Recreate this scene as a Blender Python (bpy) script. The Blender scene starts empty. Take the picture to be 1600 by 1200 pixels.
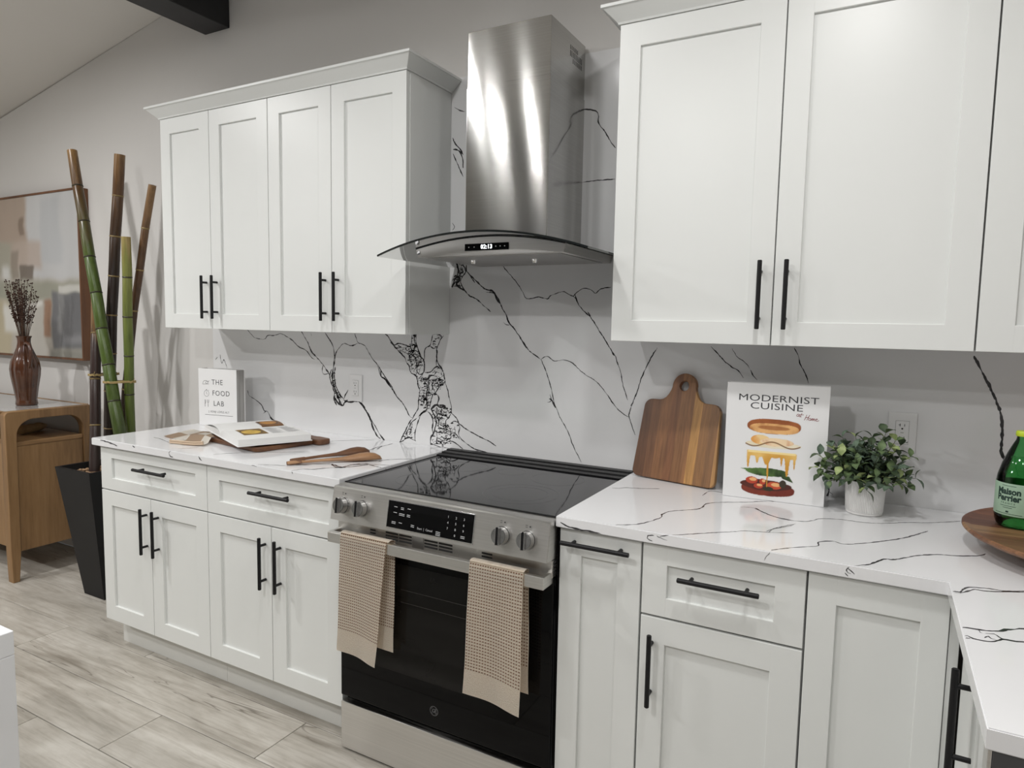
import bpy, bmesh, math, random
import numpy as np
from mathutils import Vector, Matrix
from mathutils import noise as mnoise
from mathutils.geometry import delaunay_2d_cdt

SC = bpy.context.scene
COL = SC.collection
R = math.radians
PI = math.pi

# ------------------------------------------------------------------ camera
cam_d = bpy.data.cameras.new('camera')
cam = bpy.data.objects.new('camera', cam_d)
COL.objects.link(cam)
CAM = Vector((1.5066, -2.2530, 1.4235))
yaw, pitch, roll = R(-28.6837), R(-5.1071), R(1.0622)
fw = Vector((math.sin(yaw) * math.cos(pitch), math.cos(yaw) * math.cos(pitch), math.sin(pitch)))
rt = fw.cross(Vector((0, 0, 1))).normalized()
up = rt.cross(fw)
r2 = rt * math.cos(roll) + up * math.sin(roll)
u2 = -rt * math.sin(roll) + up * math.cos(roll)
M = Matrix((r2, u2, -fw)).transposed().to_4x4()
M.translation = CAM
cam.matrix_world = M
cam_d.sensor_width = 36.0
cam_d.lens = 1051.0558 / 1600.0 * 36.0
cam_d.clip_start = 0.05
SC.camera = cam

# ------------------------------------------------------------------ world, lights, exposure
SC.view_settings.view_transform = 'Standard'
SC.view_settings.look = 'None'
SC.view_settings.gamma = 1.0
SC.view_settings.use_curve_mapping = False
SC.view_settings.exposure = 0.0
SC.cycles.use_denoising = True
SC.cycles.max_bounces = 10
SC.cycles.caustics_reflective = False
SC.cycles.caustics_refractive = False
SC.cycles.sample_clamp_indirect = 4.0
w = bpy.data.worlds.new('world'); SC.world = w
w.use_nodes = True
bg = w.node_tree.nodes['Background']
bg.inputs['Color'].default_value = (0.93, 0.96, 1.0, 1)
bg.inputs['Strength'].default_value = 0.06

def downlight(x, y, z, watt, size=0.15):
    d = bpy.data.lights.new('downlight', 'AREA')
    d.shape = 'DISK'; d.size = size; d.energy = watt; d.color = (1.0, 0.992, 0.980)
    o = bpy.data.objects.new('downlight', d); COL.objects.link(o)
    o.location = (x, y, z)
    return o
for args in [(-2.1, -1.6, 2.83, 29), (-0.79, -1.9, 2.89, 4, 0.08), (0.3, -1.3, 2.76, 9), (1.4, -1.2, 2.63, 10), (0.3, -2.8, 2.76, 27), (-1.15, -2.84, 2.94, 4, 0.12), (-0.85, -2.84, 2.90, 4, 0.06), (1.5, -3.2, 2.62, 9), (-3.3, -3.2, 2.61, 62)]:
    downlight(*args)

# ------------------------------------------------------------------ materials
def nodes_of(name):
    m = bpy.data.materials.new(name); m.use_nodes = True
    nt = m.node_tree
    b = nt.nodes['Principled BSDF']
    return m, nt, b
def N(nt, t, **kw):
    n = nt.nodes.new(t)
    for k, v in kw.items(): setattr(n, k, v)
    return n
def noise_node(nt, vec, scale, detail=3, rough=0.5, dist=0.0):
    n = N(nt, 'ShaderNodeTexNoise')
    n.inputs['Scale'].default_value = scale; n.inputs['Detail'].default_value = detail
    n.inputs['Roughness'].default_value = rough; n.inputs['Distortion'].default_value = dist
    if vec is not None: nt.links.new(vec, n.inputs['Vector'])
    return n
def mapping(nt, src, scale=(1, 1, 1), rot=(0, 0, 0)):
    m = N(nt, 'ShaderNodeMapping')
    m.inputs['Scale'].default_value = scale; m.inputs['Rotation'].default_value = rot
    nt.links.new(src, m.inputs['Vector'])
    return m.outputs['Vector']
def ramp(nt, fac, stops):
    r = N(nt, 'ShaderNodeValToRGB')
    e = r.color_ramp.elements
    while len(e) < len(stops): e.new(0.5)
    for k, (p, c) in enumerate(stops):
        e[k].position = p; e[k].color = (*c, 1)
    nt.links.new(fac, r.inputs['Fac'])
    return r.outputs['Color']
def bump(nt, b, height, strength=0.2, dist=0.002):
    n = N(nt, 'ShaderNodeBump')
    n.inputs['Strength'].default_value = strength; n.inputs['Distance'].default_value = dist
    nt.links.new(height, n.inputs['Height']); nt.links.new(n.outputs['Normal'], b.inputs['Normal'])
def plain(name, col, rough=0.5, metal=0.0, var=0.04, scale=8.0, bmp=0.0, **extra):
    m, nt, b = nodes_of(name)
    tc = N(nt, 'ShaderNodeTexCoord')
    n = noise_node(nt, tc.outputs['Object'], scale, 4)
    c0 = tuple(max(0, c * (1 - var)) for c in col); c1 = tuple(min(1, c * (1 + var)) for c in col)
    nt.links.new(ramp(nt, n.outputs['Fac'], [(0.3, c0), (0.7, c1)]), b.inputs['Base Color'])
    b.inputs['Roughness'].default_value = rough; b.inputs['Metallic'].default_value = metal
    if bmp:
        n2 = noise_node(nt, tc.outputs['Object'], scale * 20, 3)
        bump(nt, b, n2.outputs['Fac'], bmp, 0.001)
    for k, v in extra.items(): b.inputs[k.replace('_', ' ')].default_value = v
    return m
def wood(name, cols, axis=0, rough=0.45, ring=9.0, grain=60.0, stretch=0.06, rnd=False):
    """grain runs along the given object axis"""
    m, nt, b = nodes_of(name)
    tc = N(nt, 'ShaderNodeTexCoord')
    src = tc.outputs['Object']
    if rnd:
        oi = N(nt, 'ShaderNodeObjectInfo')
        ad = N(nt, 'ShaderNodeVectorMath', operation='MULTIPLY_ADD')
        ad.inputs[1].default_value = (1, 1, 1)
        nt.links.new(src, ad.inputs[0])
        sc = N(nt, 'ShaderNodeVectorMath', operation='SCALE')
        cb = N(nt, 'ShaderNodeCombineXYZ')
        for i in range(3): nt.links.new(oi.outputs['Random'], cb.inputs[i])
        nt.links.new(cb.outputs[0], sc.inputs[0]); sc.inputs['Scale'].default_value = 37.0
        nt.links.new(sc.outputs[0], ad.inputs[2]); src = ad.outputs[0]
    s = [1, 1, 1]; s[axis] = stretch
    v = mapping(nt, src, tuple(s))
    a = noise_node(nt, v, ring, 4, 0.55, 0.6)
    g = noise_node(nt, v, grain, 3, 0.6)
    mx = N(nt, 'ShaderNodeMath', operation='MULTIPLY_ADD')
    nt.links.new(g.outputs['Fac'], mx.inputs[0]); mx.inputs[1].default_value = 0.35
    nt.links.new(a.outputs['Fac'], mx.inputs[2])
    n = len(cols)
    stops = [(0.42 + 0.5 * i / (n - 1), c) for i, c in enumerate(cols)]
    nt.links.new(ramp(nt, mx.outputs[0], stops), b.inputs['Base Color'])
    b.inputs['Roughness'].default_value = rough
    bump(nt, b, g.outputs['Fac'], 0.15, 0.001)
    return m
def attr_mat(name, rough=0.5, bmp=0.0):
    m, nt, b = nodes_of(name)
    a = N(nt, 'ShaderNodeAttribute', attribute_name='print')
    nt.links.new(a.outputs['Color'], b.inputs['Base Color'])
    b.inputs['Roughness'].default_value = rough
    if bmp:
        tc = N(nt, 'ShaderNodeTexCoord')
        bump(nt, b, noise_node(nt, tc.outputs['Object'], 120, 4).outputs['Fac'], bmp, 0.002)
    return m

MT = {}
MT['cabinet'] = plain('cabinet_paint', (0.752, 0.766, 0.750), 0.36, var=0.012, scale=3)
MT['crown'] = MT['cabinet']
MT['toe'] = plain('toe_kick_paint', (0.70, 0.70, 0.675), 0.5, var=0.02)
MT['gap'] = plain('plain_grey', (0.30, 0.30, 0.29), 0.6)
MT['black'] = plain('black_handle_metal', (0.008, 0.008, 0.009), 0.45, 0.0, Specular_IOR_Level=0.3)
MT['quartz'] = plain('white_quartz', (0.81, 0.812, 0.825), 0.11, var=0.015, scale=6, Specular_IOR_Level=0.5)
MT['quartz_wall'] = plain('white_quartz_dimmed', (0.745, 0.747, 0.752), 0.13, var=0.015, scale=6)  # worktop stone, colour darkened to stand in for weaker light on the wall
MT['vein'] = plain('quartz_vein_ink', (0.035, 0.033, 0.036), 0.15, var=0.6, scale=90)
MT['vein_soft'] = plain('quartz_vein_grey', (0.16, 0.155, 0.16), 0.15, var=0.5, scale=90)
MT['wall'] = plain('wall_paint', (0.66, 0.645, 0.625), 0.85, var=0.02, scale=1.5, bmp=0.05)
MT['ceil'] = plain('ceiling_paint', (0.72, 0.70, 0.665), 0.9, var=0.02, scale=1.5, bmp=0.05)
MT['beam'] = plain('dark_beam_paint', (0.010, 0.010, 0.012), 0.5, var=0.3)
MT['island'] = plain('island_white', (0.82, 0.83, 0.85), 0.2, var=0.02)
MT['blackglass'] = plain('black_glass', (0.003, 0.003, 0.0033), 0.05, var=0.1, Specular_IOR_Level=0.14)
MT['cooktop'] = plain('cooktop_glass', (0.012, 0.012, 0.0135), 0.05, var=0.1, Specular_IOR_Level=0.36)
MT['ring'] = plain('burner_print', (0.075, 0.075, 0.08), 0.2, var=0.2)
MT['blackplastic'] = plain('black_plastic', (0.005, 0.005, 0.0055), 0.35, var=0.2, Specular_IOR_Level=0.25)
MT['printgrey'] = plain('panel_print', (0.55, 0.56, 0.57), 0.5)
MT['logo'] = plain('logo_print', (0.10, 0.10, 0.105), 0.4)
MT['whiteplastic'] = plain('outlet_plastic', (0.74, 0.74, 0.74), 0.35, var=0.01)
MT['slot'] = plain('outlet_slot', (0.03, 0.03, 0.03), 0.6)
MT['chrome'] = plain('chrome', (0.75, 0.75, 0.75), 0.12, 1.0)

def steel(name, tangent_axis, rough=0.21, aniso=1.0, col=(0.50, 0.495, 0.48), rot=0.25, wob=0.3, brush=0.0):
    m, nt, b = nodes_of(name)
    tc = N(nt, 'ShaderNodeTexCoord')
    v = mapping(nt, tc.outputs['Object'], (2, 2, 260))
    n = noise_node(nt, v, 1.0, 3)
    nt.links.new(ramp(nt, n.outputs['Fac'], [(0.2, tuple(c * 0.93 for c in col)), (0.8, tuple(min(1, c * 1.07) for c in col))]), b.inputs['Base Color'])
    b.inputs['Metallic'].default_value = 1.0
    b.inputs['Roughness'].default_value = rough
    b.inputs['Anisotropic'].default_value = aniso
    b.inputs['Anisotropic Rotation'].default_value = rot
    t = N(nt, 'ShaderNodeTangent', direction_type='RADIAL', axis=tangent_axis)
    nt.links.new(t.outputs['Tangent'], b.inputs['Tangent'])
    n2 = noise_node(nt, mapping(nt, tc.outputs['Object'], (5.0, 5.0, 1.2)), 1.0, 2)
    bump(nt, b, n2.outputs['Fac'], wob, 0.02)
    if brush:      # fine horizontal brush lines on top of the sheet's slight waviness
        n3 = noise_node(nt, mapping(nt, tc.outputs['Object'], (3, 3, 1100)), 1.0, 2)
        bp = N(nt, 'ShaderNodeBump'); bp.inputs['Strength'].default_value = brush; bp.inputs['Distance'].default_value = 0.0012
        nt.links.new(n3.outputs['Fac'], bp.inputs['Height'])
        nt.links.new(b.inputs['Normal'].links[0].from_socket, bp.inputs['Normal']); nt.links.new(bp.outputs['Normal'], b.inputs['Normal'])
    return m
MT['steel'] = steel('brushed_steel', 'Z', 0.135, 1.0, wob=0.03, brush=0.0)
MT['steel_dark'] = steel('brushed_steel_underside', 'Z', 0.4, 0.0, (0.42, 0.41, 0.40))
MT['steel_panel'] = steel('range_steel', 'Z', 0.34, 0.7, (0.66, 0.645, 0.62))

def glass(name, col=(0.93, 0.97, 0.95), rough=0.0, ior=1.5):
    m, nt, b = nodes_of(name)
    b.inputs['Base Color'].default_value = (*col, 1)
    b.inputs['Transmission Weight'].default_value = 1.0
    b.inputs['Roughness'].default_value = rough; b.inputs['IOR'].default_value = ior
    # straight shadow rays so that light passes the pane (thin sheet)
    return m
MT['glass'] = glass('clear_glass', (0.95, 0.98, 0.97), ior=1.25)
MT['glass_edge'] = plain('glass_edge_dark', (0.012, 0.014, 0.014), 0.1)
MT['greenpet'] = glass('green_bottle_plastic', (0.06, 0.42, 0.16), 0.03, 1.2)
MT['cap'] = plain('lime_cap', (0.50, 0.62, 0.03), 0.35)

# ------------------------------------------------------------------ geometry helpers
class MB:
    def __init__(self): self.bm = bmesh.new(); self.M = Matrix.Identity(4)
    def _add(self, other):
        me = bpy.data.meshes.new('tmp'); other.to_mesh(me); other.free()
        me.transform(self.M)
        self.bm.from_mesh(me); bpy.data.meshes.remove(me)
        return self
    def box(self, x0, x1, y0, y1, z0, z1, bev=0.0, seg=2):
        b = bmesh.new()
        bmesh.ops.create_cube(b, size=1.0)
        for v in b.verts:
            v.co = Vector(((x0 + x1) / 2 + v.co.x * (x1 - x0), (y0 + y1) / 2 + v.co.y * (y1 - y0), (z0 + z1) / 2 + v.co.z * (z1 - z0)))
        if bev: bmesh.ops.bevel(b, geom=list(b.edges), offset=bev, segments=seg, affect='EDGES', profile=0.5)
        return self._add(b)
    def hexa(self, p8, bev=0.0):
        """p8: bottom ring of 4, then top ring of 4"""
        b = bmesh.new()
        v = [b.verts.new(p) for p in p8]
        for f in ((3, 2, 1, 0), (4, 5, 6, 7), (0, 1, 5, 4), (1, 2, 6, 5), (2, 3, 7, 6), (3, 0, 4, 7)):
            b.faces.new([v[i] for i in f])
        bmesh.ops.recalc_face_normals(b, faces=list(b.faces))
        if bev: bmesh.ops.bevel(b, geom=list(b.edges), offset=bev, segments=2, affect='EDGES')
        return self._add(b)
    def cyl(self, p0, p1, r0, r1=None, seg=16, bev=0.0):
        r1 = r0 if r1 is None else r1
        p0 = Vector(p0); p1 = Vector(p1); d = p1 - p0
        q = d.to_track_quat('Z', 'Y').to_matrix()
        b = bmesh.new()
        a = [b.verts.new(p0 + q @ Vector((r0 * math.cos(2 * PI * i / seg), r0 * math.sin(2 * PI * i / seg), 0))) for i in range(seg)]
        c = [b.verts.new(p1 + q @ Vector((r1 * math.cos(2 * PI * i / seg), r1 * math.sin(2 * PI * i / seg), 0))) for i in range(seg)]
        for i in range(seg):
            f = b.faces.new((a[i], a[(i + 1) % seg], c[(i + 1) % seg], c[i])); f.smooth = True
        f0 = b.faces.new(a[::-1]); f1 = b.faces.new(c)
        if bev: bmesh.ops.bevel(b, geom=list(f0.edges) + list(f1.edges), offset=bev, segments=2, affect='EDGES')
        return self._add(b)
    def tube(self, pts, radii, seg=10, caps=True, flat=1.0):
        b = bmesh.new(); rings = []
        pts = [Vector(p) for p in pts]
        if not hasattr(radii, '__len__'): radii = [radii] * len(pts)
        ref = None
        for i, p in enumerate(pts):
            t = (pts[min(i + 1, len(pts) - 1)] - pts[max(i - 1, 0)]).normalized()
            if ref is None:
                ref = Vector((0, 0, 1)) if abs(t.z) < 0.9 else Vector((1, 0, 0))
            n = (ref - t * ref.dot(t)).normalized(); ref = n
            bn = t.cross(n)
            rings.append([b.verts.new(p + (n * math.cos(2 * PI * k / seg) * flat + bn * math.sin(2 * PI * k / seg)) * radii[i]) for k in range(seg)])
        for i in range(len(rings) - 1):
            for k in range(seg):
                f = b.faces.new((rings[i][k], rings[i][(k + 1) % seg], rings[i + 1][(k + 1) % seg], rings[i + 1][k])); f.smooth = True
        if caps: b.faces.new(rings[0][::-1]); b.faces.new(rings[-1])
        bmesh.ops.recalc_face_normals(b, faces=list(b.faces))
        return self._add(b)
    def lathe(self, prof, seg=32, c=(0, 0, 0), smooth=True, ripple=None, closed=False):
        b = bmesh.new(); rings = []
        for (r, z) in prof:
            if r < 1e-6: rings.append([b.verts.new((c[0], c[1], c[2] + z))])
            else:
                ring = []
                for k in range(seg):
                    rr = r * (ripple(k, z) if ripple else 1.0)
                    ring.append(b.verts.new((c[0] + rr * math.cos(2 * PI * k / seg), c[1] + rr * math.sin(2 * PI * k / seg), c[2] + z)))
                rings.append(ring)
        for a, d in zip(rings, rings[1:]):
            for k in range(seg):
                k2 = (k + 1) % seg
                if len(a) == 1 and len(d) == 1: continue
                if len(a) == 1: f = b.faces.new((a[0], d[k2], d[k]))
                elif len(d) == 1: f = b.faces.new((a[k], a[k2], d[0]))
                else: f = b.faces.new((a[k], a[k2], d[k2], d[k]))
                f.smooth = smooth
        bmesh.ops.recalc_face_normals(b, faces=list(b.faces))
        return self._add(b)
    def prism(self, poly, axis, a0, a1, bev=0.0, holes=False):
        """poly of 2D points; axis 'x': (y,z), 'y': (x,z), 'z': (x,y)"""
        b = bmesh.new()
        def P(u, v, a): return {'x': (a, u, v), 'y': (u, a, v), 'z': (u, v, a)}[axis]
        lo = [b.verts.new(P(u, v, a0)) for u, v in poly]
        hi = [b.verts.new(P(u, v, a1)) for u, v in poly]
        n = len(poly)
        f0 = b.faces.new(lo); f1 = b.faces.new(hi[::-1])
        for i in range(n): b.faces.new((lo[i], hi[i], hi[(i + 1) % n], lo[(i + 1) % n]))
        bmesh.ops.recalc_face_normals(b, faces=list(b.faces))
        if bev: bmesh.ops.bevel(b, geom=[e for e in b.edges if e in f0.edges or e in f1.edges] , offset=bev, segments=2, affect='EDGES')
        return self._add(b)
    def grid(self, nu, nv, fn, smooth=True, closed_u=False):
        b = bmesh.new()
        g = [[b.verts.new(fn(i / nu, j / nv)) for i in range(nu + 1)] for j in range(nv + 1)]
        uv = b.loops.layers.uv.new('UVMap')
        for j in range(nv):
            for i in range(nu):
                f = b.faces.new((g[j][i], g[j][i + 1], g[j + 1][i + 1], g[j + 1][i])); f.smooth = smooth
                for l, (a, c) in zip(f.loops, ((i, j), (i + 1, j), (i + 1, j + 1), (i, j + 1))): l[uv].uv = (a / nu, c / nv)
        return self._add(b)
    def build(self, name, mat, parent=None, loc=None, smooth_angle=None):
        me = bpy.data.meshes.new(name)
        # local coordinates relative to the parent chain
        off = WL.get(parent.name, Vector()) if parent is not None and not parent.get('_local') else Vector()
        if loc is not None: off = Vector(loc)
        if off.length: bmesh.ops.translate(self.bm, verts=list(self.bm.verts), vec=-off)
        for e in self.bm.edges:      # crisp edges between smooth faces; flat faces stay flat
            if len(e.link_faces) == 2 and e.calc_face_angle(0.0) > R(38): e.smooth = False
        self.bm.to_mesh(me); self.bm.free()
        me.materials.append(mat)
        o = bpy.data.objects.new(name, me); COL.objects.link(o)
        if parent is not None:
            o.parent = parent
            WL[o.name] = off
            if parent.get('_local'): o['_local'] = 1
        elif loc is not None:
            o.location = loc; WL[o.name] = Vector(loc)
        return o
WL = {}
def tag(o, label=None, cat=None, group=None, kind=None):
    if label: o['label'] = label
    if cat: o['category'] = cat
    if group: o['group'] = group
    if kind: o['kind'] = kind
    return o
def thing(name, loc, label, cat, group=None, rot=None):
    """with rot given the parts are written in the thing's own local coordinates"""
    o = bpy.data.objects.new(name, None); COL.objects.link(o)
    o.empty_display_size = 0.05
    o.location = loc
    if rot is not None: o.rotation_euler = rot; o['_local'] = 1
    WL[o.name] = Vector(loc)
    return tag(o, label, cat, group)
def dup(o, loc, label=None, group=None, name=None):
    c = o.copy(); COL.objects.link(c); c.location = loc
    if label: c['label'] = label
    for ch in list(o.children):
        k = ch.copy(); COL.objects.link(k); k.parent = c
        for g in list(ch.children):
            q = g.copy(); COL.objects.link(q); q.parent = k
    return c
def text_mesh(s, size, sx=1.0, bold=0.0, align='CENTER', spacing=1.0, shear=0.0, extrude=0.0):
    cu = bpy.data.curves.new('txt', 'FONT'); cu.body = s; cu.size = size
    cu.align_x = align; cu.align_y = 'CENTER'; cu.offset = bold; cu.space_character = spacing; cu.shear = shear
    cu.extrude = extrude; cu.resolution_u = 3
    o = bpy.data.objects.new('txt', cu); COL.objects.link(o)
    bpy.context.view_layer.update()
    me = bpy.data.meshes.new_from_object(o.evaluated_get(bpy.context.evaluated_depsgraph_get()))
    bpy.data.objects.remove(o); bpy.data.curves.remove(cu)
    for v in me.vertices: v.co.x *= sx
    return me
def add_text(mb, s, size, Mx, **kw):
    me = text_mesh(s, size, **kw); me.transform(Mx); mb.bm.from_mesh(me); bpy.data.meshes.remove(me)
def face_front(x, y, z):   # text readable from -y
    return Matrix.Translation((x, y, z)) @ Matrix.Rotation(PI / 2, 4, 'X')
def stroke(mb, pts, wd, Mx):
    """flat ribbon in the local xy plane"""
    b = bmesh.new(); pts = [Vector((p[0], p[1], 0)) for p in pts]
    L = []; Rr = []
    for i, p in enumerate(pts):
        t = pts[min(i + 1, len(pts) - 1)] - pts[max(i - 1, 0)]
        n = Vector((-t.y, t.x, 0)).normalized() * wd / 2
        L.append(b.verts.new(Mx @ (p + n))); Rr.append(b.verts.new(Mx @ (p - n)))
    for i in range(len(pts) - 1): b.faces.new((L[i], Rr[i], Rr[i + 1], L[i + 1]))
    me = bpy.data.meshes.new('t'); b.to_mesh(me); b.free(); mb.bm.from_mesh(me); bpy.data.meshes.remove(me)
def print_sheet(name, parent, mat, nx, ny, pos, colour, bare=None):
    """flat print: a fine grid whose point colours are the ink; pos(u,v)->xyz arrays, colour(u,v)->(n,3)"""
    u, v = np.meshgrid(np.linspace(0, 1, nx + 1), np.linspace(0, 1, ny + 1))
    u = u.ravel(); v = v.ravel()
    co = pos(u, v); c = np.clip(colour(u, v), 0, 1)
    me = bpy.data.meshes.new(name)
    i, j = np.meshgrid(np.arange(nx), np.arange(ny)); a = (j * (nx + 1) + i).ravel()
    f = np.stack([a, a + 1, a + nx + 2, a + nx + 1], 1)
    if bare is not None:      # leave the unprinted paper bare
        f = f[(np.abs(c - np.array(bare)).max(1) > 0.012)[f].any(1)]
    off = np.array(WL.get(parent.name, Vector())) if not parent.get('_local') else np.zeros(3)
    me.from_pydata((co - off).tolist(), [], f.tolist())
    at = me.color_attributes.new('print', 'FLOAT_COLOR', 'POINT')
    at.data.foreach_set('color', np.concatenate([c, np.ones((len(c), 1))], 1).astype(np.float32).ravel())
    me.materials.append(mat)
    o = bpy.data.objects.new(name, me); COL.objects.link(o); o.parent = parent
    return o
def np_noise(u, v, seed=0, octaves=4):
    out = np.zeros_like(u); rs = np.random.RandomState(seed); amp = 1.0; tot = 0
    for k in range(octaves):
        n = 4 * 2 ** k + 2
        g = rs.rand(n + 2, n + 2)
        x = u * n * 0.999; y = v * n * 0.999
        x0 = np.clip(x.astype(int), 0, n); y0 = np.clip(y.astype(int), 0, n); fx = x - x0; fy = y - y0
        fx = fx * fx * (3 - 2 * fx); fy = fy * fy * (3 - 2 * fy)
        out += amp * ((g[y0, x0] * (1 - fx) + g[y0, x0 + 1] * fx) * (1 - fy) + (g[y0 + 1, x0] * (1 - fx) + g[y0 + 1, x0 + 1] * fx) * fy)
        tot += amp; amp *= 0.5
    return out / tot
def sstep(a, b, x):
    t = np.clip((x - a) / (b - a), 0, 1); return t * t * (3 - 2 * t)
def in_poly(u, v, poly):
    ins = np.zeros(u.shape, bool); n = len(poly)
    for i in range(n):
        x1, y1 = poly[i]; x2, y2 = poly[(i + 1) % n]
        c = ((y1 > v) != (y2 > v)) & (u < (x2 - x1) * (v - y1) / (y2 - y1 + 1e-12) + x1)
        ins ^= c
    return ins
def s2l(r, g, b):
    f = lambda c: ((c / 255 + 0.055) / 1.055) ** 2.4 if c > 10 else c / 255 / 12.92
    return (f(r), f(g), f(b))

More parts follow.
